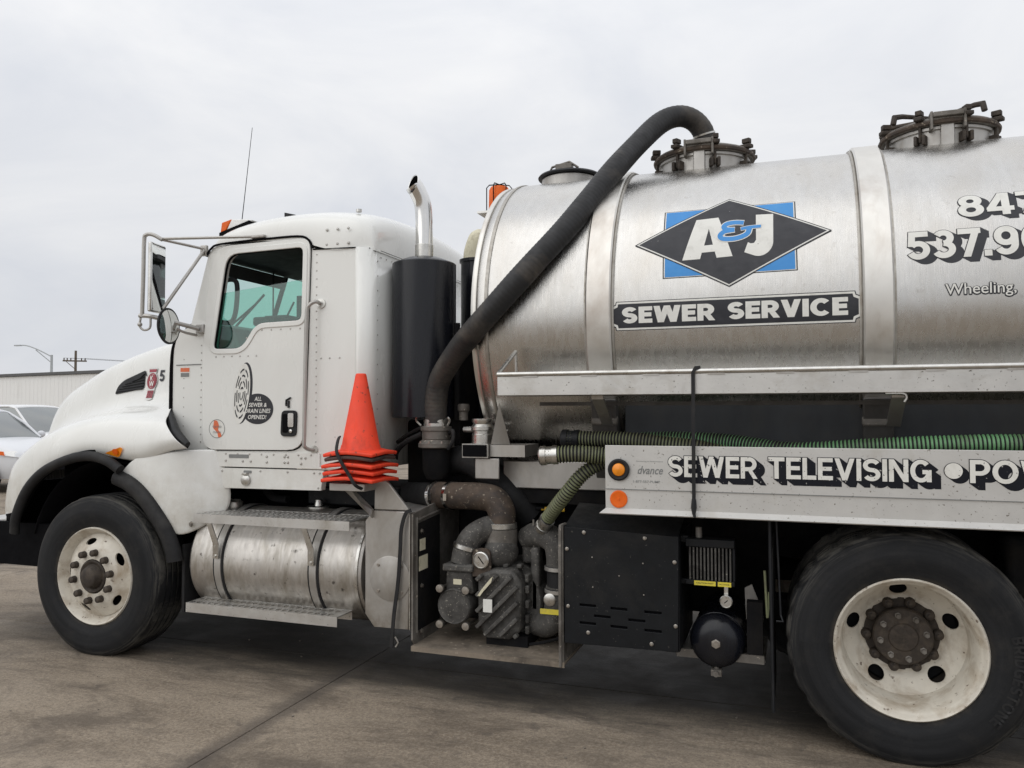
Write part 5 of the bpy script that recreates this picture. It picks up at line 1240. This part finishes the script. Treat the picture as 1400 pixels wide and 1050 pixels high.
d = Decal(tk); d.font('Wheeling,', (.696, -.022, .986, .046), .0030, .006); d.build('letter_face', 'decal_white', wl, CUT)

# ---- hose tray along the tank side --------------------------------------------------------------------
tr_ = MB().box((-1.44, -.030, 1.637), (3.0, -.022, 1.735)).box((-1.44, -.0215, 1.637), (3.0, .30, 1.643)).box((-1.44, -.0215, 1.6435), (-1.434, .25, 1.735)).build('hose_tray', 'aluminium', T, bevel=.002)
part_label(tr_, 'upper metal tray with a tubular rail along the tank')
MB().tube([(-1.44, -.026, 1.747), (3.0, -.026, 1.747)], .0125, 12).tube([(-1.40, .19, 1.755), (-.30, .19, 1.755), (3.0, .19, 1.755)], .009, 10).tube([(-1.44, -.026, 1.747), (-1.435, .25, 1.885)], .011, 10).tube([(-1.435, .25, 1.885), (-1.435, .26, 1.75)], .008, 8).build('tray_rail', 'bright_metal', tr_)
rt = MB()
for k in range(12): rt.box((-1.30+.31*k, -.034, 1.728), (-1.22+.31*k, -.018, 1.737))
build_each(rt, 'rail_tab', 'cabinet_steel', tr_)
for x in (-.95, .43, 1.8): MB().prism([(x, .02, 1.635), (x+.06, .02, 1.635), (x+.06, .25, 1.50), (x, .25, 1.50)], 0, (.0, .005, -.02)).build('tray_gusset', 'cabinet_steel', tr_)
MB().tube(cmr([(.40, -.01, 1.634), (.47, -.01, 1.633), (.485, -.01, 1.615), (.475, -.01, 1.595)], 4), .007, 6).build('tray_hook', 'bright_metal', tr_)
# lower lettered side panel
pn = MB().box((-.870, -.030, 1.172), (3.0, -.022, 1.387)).box((-.870, -.026, 1.075), (3.0, -.020, 1.1715)).box((-.870, -.0215, 1.18), (3.0, .34, 1.188)).build('side_panel', 'panel_aluminium', T, bevel=.002)
part_label(pn, 'lettered metal side panel below the hoses')
MB().prism([(-.895, -.055, 1.055), (-.868, -.028, 1.078), (-.868, -.018, 1.078), (-.870, -.018, 1.052), (-.895, -.05, 1.05)], 0, (3.87, 0, 0)).build('panel_lip', 'panel_aluminium', pn, ang=0)
MB().tube([(-.868, -.031, 1.1718), (3.0, -.031, 1.1718)], .0016, 5).build('panel_fold', 'decal_grey', pn)
pm = XZ(-.030)
shadowed(pn, pm, [('SEWER', (-.560, 1.243, -.300, 1.338)), ('TELEVISING', (-.108, 1.246, .580, 1.340)), ('*', (.632, 1.263, .694, 1.326)), ('POW', (.716, 1.250, 1.03, 1.345))], .20, 'panel_lettering', (.30, -.22), .02, 'decal_white_worn', 'decal_black_worn', 0, .10) if False else None
# measured word boxes: SEWER, TELEVISING, bullet, POW
shadowed(T, pm, [('SEWER', (-.560, 1.240, -.150, 1.340)), ('TELEVISING', (-.100, 1.243, .575, 1.342)), ('*', (.625, 1.262, .695, 1.330)), ('POW', (.722, 1.246, 1.040, 1.345))], .185, 'panel_lettering', (.34, -.27), .03, 'decal_white_worn', 'decal_black_worn', 0, .07, 11)
d = Decal(pm); d.font('t', (-.782, 1.252, -.752, 1.288), .0014, .015, .3); d.font('dvance', (-.708, 1.248, -.585, 1.288), .0014, .015, .3)
d.font('1-877-557-PUMP', (-.730, 1.206, -.600, 1.218), .0014, .004); d.font('Partnering in Performance', (-.715, 1.306, -.585, 1.314), .0014, .0); d.build('maker_lettering', 'decal_grey', pn)
lr = MB().lathe([(.052, 0), (.054, .014), (.046, .019), (.032, .014), (.030, .008)], (-.800, -.030, 1.268), (0, -1, 0), 36).build('marker_lamp', 'rubber', T)
part_label(lr, 'amber marker lamp in a black rubber ring')
MB().lathe([(.033, .010), (.030, .020), (.02, .026), (0, .028)], (-.800, -.030, 1.268), (0, -1, 0), 32).build('lamp_lens', 'amber_lens', lr)
rfx = MB().lathe([(.043, 0), (.043, .006), (.036, .008), (.034, .0075), (.006, .0075), (.005, .011), (0, .011)], (-.803, -.026, 1.123), (0, -1, 0), 36).build('reflector', 'orange_lens', T)
part_label(rfx, 'round orange reflector below the marker lamp')

# ---- black cooler box, oil cooler, air tank -----------------------------------------------------------------
bxo = plate('cooler_box', [(-1.105, .372), (-.530, .380), (-.526, .940), (-1.105, .963)], [[(x0, z0), (x0+.085, z0-.001), (x0+.085, z0+.012), (x0, z0+.013)] for x0, z0 in ((-1.025, .565), (-.865, .560), (-.695, .556), (-.950, .515), (-.775, .510), (-1.025, .475), (-.865, .470), (-.695, .466))], XZ(.050), .010, 'black_paint', T, .002)
part_label(bxo, 'black sheet metal box with slotted front')
MB().box((-1.10, .064, .375), (-.532, .60, .93)).build('box_core', 'gap_black', T)
MB().prism([(-1.105, .062, .963), (-.526, .062, .940), (-.526, .36, 1.03), (-1.105, .36, 1.05)], 0, (0, .01, .0)).box((-.529, .062, .378), (-.524, .60, .94)).build('box_cover', 'black_paint', bxo)
bb = MB()
for x, z in ((-1.0, .938), (-.69, .925), (-1.09, .85), (-.545, .815), (-1.085, .56), (-.542, .505), (-.98, .435), (-.66, .408)): bb.lathe([(.010, 0), (.010, .003), (.0075, .005), (.007, .009), (0, .010)], (x, .050, z), (0, -1, 0), 12)
for x, z in ((-.958, .815), (-.70, .80), (-.955, .665), (-.697, .645), (-.82, .73)): bb.lathe([(.0042, 0), (.003, .002), (0, .003)], (x, .050, z), (0, -1, 0), 8)
bb.build('box_bolt', 'bare_bolt', bxo, kind='stuff')
oc = MB().box((-.50, .11, .70), (-.265, .20, .725)).box((-.50, .11, .885), (-.265, .20, .925)).box((-.275, .11, .7255), (-.262, .20, .8845)).box((-.545, .14, .90), (-.49, .20, .935)).box((-.545, .14, .695), (-.49, .20, .72)).build('oil_cooler', 'black_paint', T, bevel=.004)
fn = MB()
for k in range(12): fn.box((-.482+.0175*k, .112, .726), (-.474+.0175*k, .19, .884))
fn.build('cooler_fin', 'pump_casting', oc, kind='stuff')
MB().box((-.49, .15, .726), (-.277, .185, .884)).build('cooler_core', 'gap_black', oc)
yl = MB().box((-.458, .1075, .700), (-.355, .1095, .722)).box((-.345, .1075, .700), (-.282, .1095, .722)).build('yellow_label', 'decal_yellow', oc)
d = Decal(XZ(.1075)); d.font('CAUTION HOT', (-.448, .708, -.365, .715), .0008, .01); d.font('OIL COOLER', (-.338, .708, -.29, .714), .0008, .01); d.build('label_lettering', 'decal_black', oc)
MB().tube([(-.44, .17, .925), (-.44, .17, .975)], .016, 10).build('cooler_port', 'dirty_steel', oc)
pg = MB().lathe([(.030, 0), (.031, .02), (.027, .024), (.025, .018)], (-.305, .10, .635), (0, -1, 0), 28).box((-.315, .105, .66), (-.297, .12, .70)).build('pressure_gauge', 'bright_metal', T)
MB().lathe([(.026, .017), (0, .0175)], (-.305, .10, .635), (0, -1, 0), 28).build('gauge_dial', 'decal_white', pg)
MB().tube([(-.313, .0815, .628), (-.297, .0815, .642)], .002, 4).build('gauge_needle', 'gap_black', pg)
at_ = MB().lathe([(0, .014), (.06, .012), (.10, .0), (.125, -.025), (.131, -.045), (.131, -.065), (.134, -.067), (.134, -.085), (.131, -.087), (.131, -.56), (.10, -.60), (0, -.61)], (-.358, .135, .418), (0, -1, 0), 48).build('air_tank', 'black_gloss', T)
MB().bolt((-.358, .121, .418), (0, -1, 0), .017, .02).build('tank_plug', 'bare_bolt', at_)
MB().cyl((-.36, .17, .30), (-.36, .17, .265), .012, 10).box((-.385, .14, .255), (-.335, .19, .285)).cyl((-.36, .12, .27), (-.36, .15, .27), .014, 10).build('drain_cock', 'dirty_steel', at_)
MB().box((-.555, .17, .325), (-.135, .19, .365)).box((-.56, .19, .33), (-.13, .60, .345)).build('air_tank_shelf', 'dirty_steel', T)
MB().box((-.215, .18, .366), (-.14, .24, .62)).build('shelf_post', 'chassis_black', T)
MB().prism([(-.235, .40, .64), (-.20, .40, .66), (-.145, .40, .52), (-.145, .40, .47), (-.23, .40, .48)], 0, (0, .01, 0)).build('back_plate', 'cabinet_steel', T)
# mud-flap hanger rods
MB().tube([(-.100, .04, 1.05), (-.098, .04, .75), (-.092, .04, .15)], .008, 6).tube([(-.07, .05, 1.05), (-.055, .05, .60), (-.045, .03, .575), (-.075, .03, .575)], .005, 6).build('flap_hanger', 'black_plastic', T)
MB().box((-.10, .06, .15), (-.088, .62, .90)).build('mud_flap', 'rubber', T)
MB().tube([(-.125, .06, .80), (-.115, .06, .58), (-.105, .06, .70)], .006, 6).build('flap_strap', 'hose_olive', T)

# =================================================================== LOOSE THINGS ON THE TRUCK
def ribbed_hose(name, pts, r, m1, m2, label, group, ferrules):
    t = empty(name, pts[0], label, 'hose', group)
    p = resample(cmr(pts, 14), .0042); rr = [r+(.003 if (i % 4) in (0, 1) else -.003) for i in range(len(p))]
    ob = MB().tube(p, rr, 18).build('hose_wall', m1, t, ang=60); ob.data.materials.append(MAT[m2])
    n = 18
    for f in ob.data.polygons:
        i = min(f.vertices)//n
        if (i % 4) in (1, 2, 3) and len(f.vertices) == 4: f.material_index = 1 if (i % 4) in (1, 2) else 0
    for k, mt in ferrules:
        a, b = (p[0], p[1]) if k == 0 else (p[-1], p[-2]); dr = (a-b).normalized()
        MB().lathe([(r-.004, -.09), (r+.007, -.088), (r+.007, -.062), (r+.003, -.06), (r+.003, -.03), (r+.008, -.028), (r+.008, .0), (r+.001, .008), (r-.012, .010), (r-.014, -.05)], a+dr*.03, dr, 28).build('hose_end', mt, t)
    return t
HG = 'ribbed suction hoses lying behind the side panel'
ribbed_hose('suction_hose', [(-1.20, .06, 1.325), (-1.05, .08, 1.335), (-.90, .12, 1.325), (-.6, .16, 1.30), (.2, .18, 1.285), (1.5, .18, 1.27)], .042, 'hose_olive', 'rubber', 'olive ribbed hose with a bright metal end sticking out furthest, left of the lettered panel', HG, [(0, 'bright_metal')])
ribbed_hose('suction_hose', [(-1.12, .20, 1.410), (-.95, .20, 1.408), (-.75, .19, 1.402), (-.5, .20, 1.375), (-.1, .22, 1.33), (1.5, .26, 1.24)], .040, 'hose_olive', 'rubber', 'dull olive ribbed hose with a black cuff, upper of the two hose ends', HG, [(0, 'black_plastic')])
ribbed_hose('suction_hose', [(-.74, .28, 1.40), (-.55, .27, 1.405), (-.30, .23, 1.395), (-.05, .14, 1.365), (.10, .10, 1.365), (.35, .08, 1.385), (.65, .06, 1.402), (1.0, .06, 1.41), (2.2, .06, 1.41)], .042, 'hose_green', 'rubber', 'bright green ribbed hose running along the top of the lettered panel', HG, [])
ribbed_hose('drain_hose', [(-.82, .22, 1.30), (-.93, .18, 1.285), (-1.03, .15, 1.225), (-1.13, .16, 1.11), (-1.22, .22, 1.01), (-1.285, .28, .93)], .036, 'hose_olive', 'rubber', 'olive ribbed hose bending down from the panel to the pump inlet', None, [(1, 'bright_metal')])

def strap(name, pts, wd, th, label, cat, nrm=Vector((0, -1, 0))):
    m = MB(); vs = []; P = [Vector(p) for p in pts]
    for i, p in enumerate(P):
        t = (P[min(i+1, len(P)-1)]-P[max(i-1, 0)]).normalized(); s_ = t.cross(nrm).normalized(); nn_ = s_.cross(t)
        vs += [p+s_*wd/2+nn_*th/2, p-s_*wd/2+nn_*th/2, p-s_*wd/2-nn_*th/2, p+s_*wd/2-nn_*th/2]
    fs = [(i*4+j, i*4+(j+1) % 4, i*4+4+(j+1) % 4, i*4+4+j) for i in range(len(P)-1) for j in range(4)]+[(0, 1, 2, 3), tuple(range(len(P)*4-4, len(P)*4))]
    t = empty(name, P[-1], label, cat); m.add(vs, fs).build('strap_band', 'rubber', t); return t
t = strap('tie_down_strap', [(-.405, -.026, 1.764), (-.425, -.043, 1.762), (-.437, -.046, 1.74), (-.437, -.050, 1.5), (-.437, -.053, 1.25), (-.437, -.055, 1.13)], .017, .006, 'black rubber tie-down strap hooked from the tray rail down to the side panel', 'strap')
MB().tube([(-.437, -.055, 1.14), (-.437, -.06, 1.10), (-.437, -.058, 1.07), (-.432, -.066, 1.052)], [.010, .014, .009, .005], 8).build('strap_hook', 'black_plastic', t)
t = strap('hanging_strap', cmr([(-2.00, .10, 1.005), (-2.03, .088, .985), (-2.055, .085, .90), (-2.062, .085, .78), (-2.075, .085, .6), (-2.10, .085, .42), (-2.115, .085, .24)], 5), .020, .008, 'black rubber strap hanging down the front of the grey cabinet', 'strap')
MB().tube([(-2.095, .09, .30), (-2.075, .09, .27), (-2.09, .088, .245)], .005, 6).build('strap_hook', 'bright_metal', t)

# traffic cones, nested one over the other on the bracket behind the cab
CX, CYY = -2.315, .085
def cone_base(z, seed, half=.185, sag=.012, th=.022):
    rnd = random.Random(seed); m = MB(); n = 14; rows = []
    off = [rnd.uniform(-.006, .006) for _ in range(4)]; rz = rnd.uniform(-.10, .10)
    for i in range(n+1):
        row = []
        for j in range(n+1):
            u_ = -1+2*i/n; v_ = -1+2*j/n; r_ = max(abs(u_), abs(v_))
            k_ = 1-.07*(abs(u_*v_))**3
            x, y = half*u_*k_, half*v_*k_; e = (off[0]*(1-u_)+off[1]*(1+u_))*.5+(off[2]*(1-v_)+off[3]*(1+v_))*.5
            zz = z+.030*max(0, 1-r_*1.35)-sag*(u_*u_*v_*v_)**.6-sag*.5*u_*u_+e
            row.append((x*cos(rz)-y*sin(rz), x*sin(rz)+y*cos(rz), zz))
        rows.append(row)
    m.grid(rows); return m
def cone(z, seed, body, m, label, half=.185):
    t = empty('traffic_cone', (CX, CYY, z), label, 'traffic cone', 'traffic cones stacked behind the cab', local=True)
    b_ = cone_base(.012, seed, half); bo = b_.build('cone_base', m, t, ang=60); md = bo.modifiers.new('solid', 'SOLIDIFY'); md.thickness = .020; md.offset = 0
    md = bo.modifiers.new('bev', 'BEVEL'); md.width = .006; md.segments = 2; md.limit_method = 'ANGLE'
    top_ = .485 if body else .10
    r1 = .040 if body else .104
    prof = [(.118, .022), (.114, .028), (.111, .034), (.106, .040), (.10, .040)]
    if body:
        prof = [(.120, .020), (.114, .026), (.110, .045), (.106, .050), (.031, .445), (.028, .452), (.024, .454), (.020, .452), (.020, .40)]
    MB().lathe(prof, (0, 0, 0), (0, 0, 1), 40).build('cone_body', m, t, ang=50)
    return t
cone(1.318, 3, True, 'cone_orange', 'topmost orange traffic cone, the only one showing its full tapered body', .165)
cone(1.284, 5, False, 'cone_dirty', 'grimy dark traffic cone, second from the top of the stack, only its blackened base showing', .160)
cone(1.246, 11, False, 'cone_orange', 'orange traffic cone third from the top, wavy base right below the grimy one', .172)
cone(1.206, 17, False, 'cone_orange', 'orange traffic cone second from the bottom of the stack', .168)
cone(1.165, 23, False, 'cone_orange', 'bottom orange traffic cone, its base resting on the metal bracket', .174)
strap('cone_strap', cmr([(-2.395, -.01, 1.415), (-2.385, -.045, 1.39), (-2.365, -.088, 1.335), (-2.33, -.10, 1.28), (-2.28, -.10, 1.21), (-2.24, -.10, 1.155), (-2.22, -.06, 1.13)], 5), .018, .006, 'thin black strap tied slantwise across the stack of orange cones', 'strap')

# =================================================================== BACKGROUND
def car(name, loc, rz, paint, label, suv=False):
    t = empty(name, loc, label, 'car', 'cars parked beyond the truck', rz, local=True)
    H = 1.72 if suv else 1.62; hw = .92
    #      x     belt   hood/top  halfwidth
    st_ = [(-2.25, .55, .78, .80), (-2.15, .30, 1.0, .88), (-1.6, .26, 1.06, hw), (-.8, .24, 1.03, hw), (.1, .24, 1.01, hw), (.85, .24, 1.0, hw), (1.3, .25, .98, hw), (1.8, .26, .92, .90), (2.15, .28, .80, .84), (2.28, .40, .66, .74)]
    rows = []
    for x, zb, zt, w in st_:
        p = [(w*.90, zb), (w*.99, zb+(zt-zb)*.25), (w, zb+(zt-zb)*.6), (w*.985, zb+(zt-zb)*.82), (w*.92, zt-.01), (w*.75, zt+.02), (0, zt+.045)]
        rows.append([(x, -y, z) for y, z in p]+[(x, y, z) for y, z in p[-2::-1]])
    b_ = MB().grid(rows); b_.f.append(tuple(range(13))); b_.f.append(tuple(range(len(b_.v)-13, len(b_.v))))
    b_.build('body', paint, t, sub=1)
    # greenhouse: glass all round, roof skin and pillars on top
    gs = [(1.02, .74, 1.0, .80), (.30, .66, H-.10, .655), (.05, .65, H-.05, .64), (-1.0, .64, H-.05, .63), (-1.75, .62, H-.14, .62), (-2.12, .74, 1.03, .80)]
    rows = []
    for x, w, z, wr in gs:
        lo = max(z-.62, 1.0) if z > 1.1 else .98
        rows.append([(x, -.80, .99), (x, -(w+.04), (z+.99)/2 if z > 1.1 else .99), (x, -wr, z), (x, 0, z+.035), (x, wr, z), (x, w+.04, (z+.99)/2 if z > 1.1 else .99), (x, .80, .99)])
    MB().grid(rows).build('window', 'car_glass', t, ang=40)
    rr = [[(x, y*(.99), z+.015+.03*(1-(y/.66)**2)) for y in (-.665, -.60, -.3, 0, .3, .60, .665)] for x, z in ((.26, H-.105), (.05, H-.05), (-1.0, H-.045), (-1.75, H-.135))]
    MB().grid(rr).build('roof', paint, t, thick=.02)
    pl = MB()
    for s_ in (-1, 1):
        pl.tube([(1.0, s_*.79, 1.0), (.65, s_*.735, 1.30), (.28, s_*.665, H-.10)], .028, 8); pl.tube([(-.35, s_*.80, 1.0), (-.38, s_*.65, H-.06)], .03, 8); pl.tube([(-2.08, s_*.76, 1.02), (-1.75, s_*.63, H-.13)], .05, 8)
        pl.tube([(.28, s_*.67, H-.095), (.05, s_*.66, H-.045), (-1.0, s_*.65, H-.04), (-1.75, s_*.64, H-.13)], .022, 8)
    pl.build('pillar', paint, t)
    for s_ in (-1, 1):
        h_ = MB(); gx_ = [(1.84, .885, .72), (2.02, .865, .70), (2.20, .79, .67), (2.26, .62, .67), (2.18, .66, .745), (2.02, .80, .80), (1.80, .89, .80)]
        h_.prism([(x, s_*y*1.005, z) for x, y, z in gx_], 0, (.012, s_*.012, .004)); h_.build('headlight', 'clear_lens', t)
        MB().prism([(1.78, s_*.905, .73), (1.93, s_*.897, .715), (1.90, s_*.895, .79), (1.74, s_*.905, .80)], 0, (.012, s_*.014, 0)).build('side_marker', 'orange_lens', t)
        MB().ball((.80, s_*1.0, 1.06), .1, 12, 8, (.6, 1, .75)).build('door_mirror', paint, t)
        for x in (1.38, -1.35):
            w_ = MB().lathe([(.20, 0), (.27, -.01), (.325, -.02), (.34, -.04), (.34, -.18), (.30, -.2), (0, -.2)], (x, s_*.935, .34), (0, s_, 0), 32).build('wheel', 'tyre_rubber', t)
            MB().lathe([(.20, -.01), (.19, -.03), (.08, -.015), (0, -.012)], (x, s_*.935, .34), (0, s_, 0), 24).build('rim', 'bright_metal', w_)
            MB().lathe([(.40, -.03), (.40, .002), (0, .002)], (x, s_*.925, .36), (0, s_, 0), 28).build('wheel_arch', 'gap_black', t)
    MB().box((2.2, -.55, .38), (2.285, .55, .58)).build('front_grille', 'gap_black', t, bevel=.02)
    return t
car('parked_car', (-16.0, 7.80, 0), R(4), 'car_silver', 'silver white car with an orange side marker, half hidden behind the truck fender')
car('parked_car', (-19.1, 11.7, 0), R(3), 'car_white', 'white car parked further back, only its roof and windscreen showing', True)
# long white warehouse
wd_ = Vector((8.89, -1.54, 0)).normalized(); w0 = Vector((-50.85, 35.5, 0))-wd_*22; LN = 62; wn = Vector((wd_.y, -wd_.x, 0))
if wn.y > 0: wn = -wn
wh = empty('warehouse', tuple(w0+wd_*LN/2), 'long low white ribbed metal building behind the parked cars', 'building')
pts_ = []; k = 0; x = 0
while x < LN: pts_ += [(x, 0), (x+.36, 0), (x+.38, .018), (x+.44, .018)]; x += .46
MB().grid([[tuple(w0+wd_*a-wn*-b+Vector((0, 0, z))) for a, b in pts_] for z in (0, 3.86)]).build('wall', 'warehouse_white', wh, ang=20)
c0, c1 = w0, w0+wd_*LN; bk = -wn*18
MB().add([c0, c0+bk, c0+bk+Vector((0, 0, 3.9)), c0+Vector((0, 0, 3.9)), c1, c1+bk, c1+bk+Vector((0, 0, 3.9)), c1+Vector((0, 0, 3.9))], [(0, 1, 2, 3), (4, 5, 6, 7), (1, 5, 6, 2), (3, 2, 6, 7)]).build('side_wall', 'warehouse_white', wh, ang=0)
e0 = c0+wn*.14; e1 = c1+wn*.14
MB().prism([e0+Vector((0, 0, 3.88)), e0+Vector((0, 0, 4.06)), e0-wn*.13+Vector((0, 0, 4.06)), e0-wn*.13+Vector((0, 0, 3.88))], 0, e1-e0).build('roof_edge', 'roof_grey', wh, ang=0)
# street lamp
sp = Vector((-61.7, 48.5, 0)); t = empty('street_lamp', tuple(sp), 'grey street lamp with a long curved arm above the building', 'street lamp')
MB().tube([sp, sp+Vector((0, 0, 6.5))], [.16, .10], 10).build('pole', 'galvanised', t)
tip = Vector((-64.4, 47.5, 7.35)); ar = cmr([sp+Vector((0, 0, 6.3)), sp.lerp(tip, .45)*1+Vector((0, 0, 3.75)), tip-Vector((-.6, -.2, .02)), tip], 6)
MB().tube(cmr([sp+Vector((0, 0, 6.35)), Vector((-62.9, 48.05, 7.0)), Vector((-63.8, 47.75, 7.33)), tip], 6), .05, 8).tube([sp+Vector((0, 0, 5.8)), Vector((-63.0, 48.0, 6.95))], .04, 6).build('arm', 'galvanised', t)
MB().box(tip+Vector((-.45, -.15, -.06)), tip+Vector((.25, .15, .05))).build('lamp_head', 'galvanised', t, bevel=.03)
# utility pole and wires
up = Vector((-85.2, 71.9, 0)); t = empty('utility_pole', tuple(up), 'dark wooden utility pole with one crossarm and insulators', 'utility pole')
MB().tube([up, up+Vector((0, 0, 9.15))], [.2, .14], 10).build('pole', 'pole_wood', t)
cr_ = Vector((.76, .65, 0)).normalized()
MB().prism([up+cr_*-1.3+Vector((0, -.2, 7.75)), up+cr_*-1.3+Vector((0, -.2, 7.93)), up+cr_*1.3+Vector((0, -.2, 7.93)), up+cr_*1.3+Vector((0, -.2, 7.75))], 0, (0, .15, 0)).build('crossarm', 'pole_wood', t)
MB().tube([up+cr_*-.9+Vector((0, -.2, 7.75)), up+Vector((0, -.2, 6.9))], .04, 6).build('brace', 'pole_wood', t)
wr = empty('overhead_wire', tuple(up+Vector((0, 0, 8))), 'thin overhead wires running right from the utility pole', 'wire')
for k, s_ in enumerate((-1.2, -.85, -.45, .75, 1.15)):
    b0 = up+cr_*s_+Vector((0, -.12, 7.93)); MB().cyl(b0, b0+Vector((0, 0, .28)), .07, 8).build('insulator', 'insulator_brown', t)
    if k in (0, 2, 4):
        q0 = b0+Vector((0, 0, .28)); q1 = q0+Vector((60, 30, .5)); MB().tube([q0.lerp(q1, f)-Vector((0, 0, 1.2*4*f*(1-f))) for f in [i/12 for i in range(13)]], .012, 4).build('wire', 'gap_black', wr)
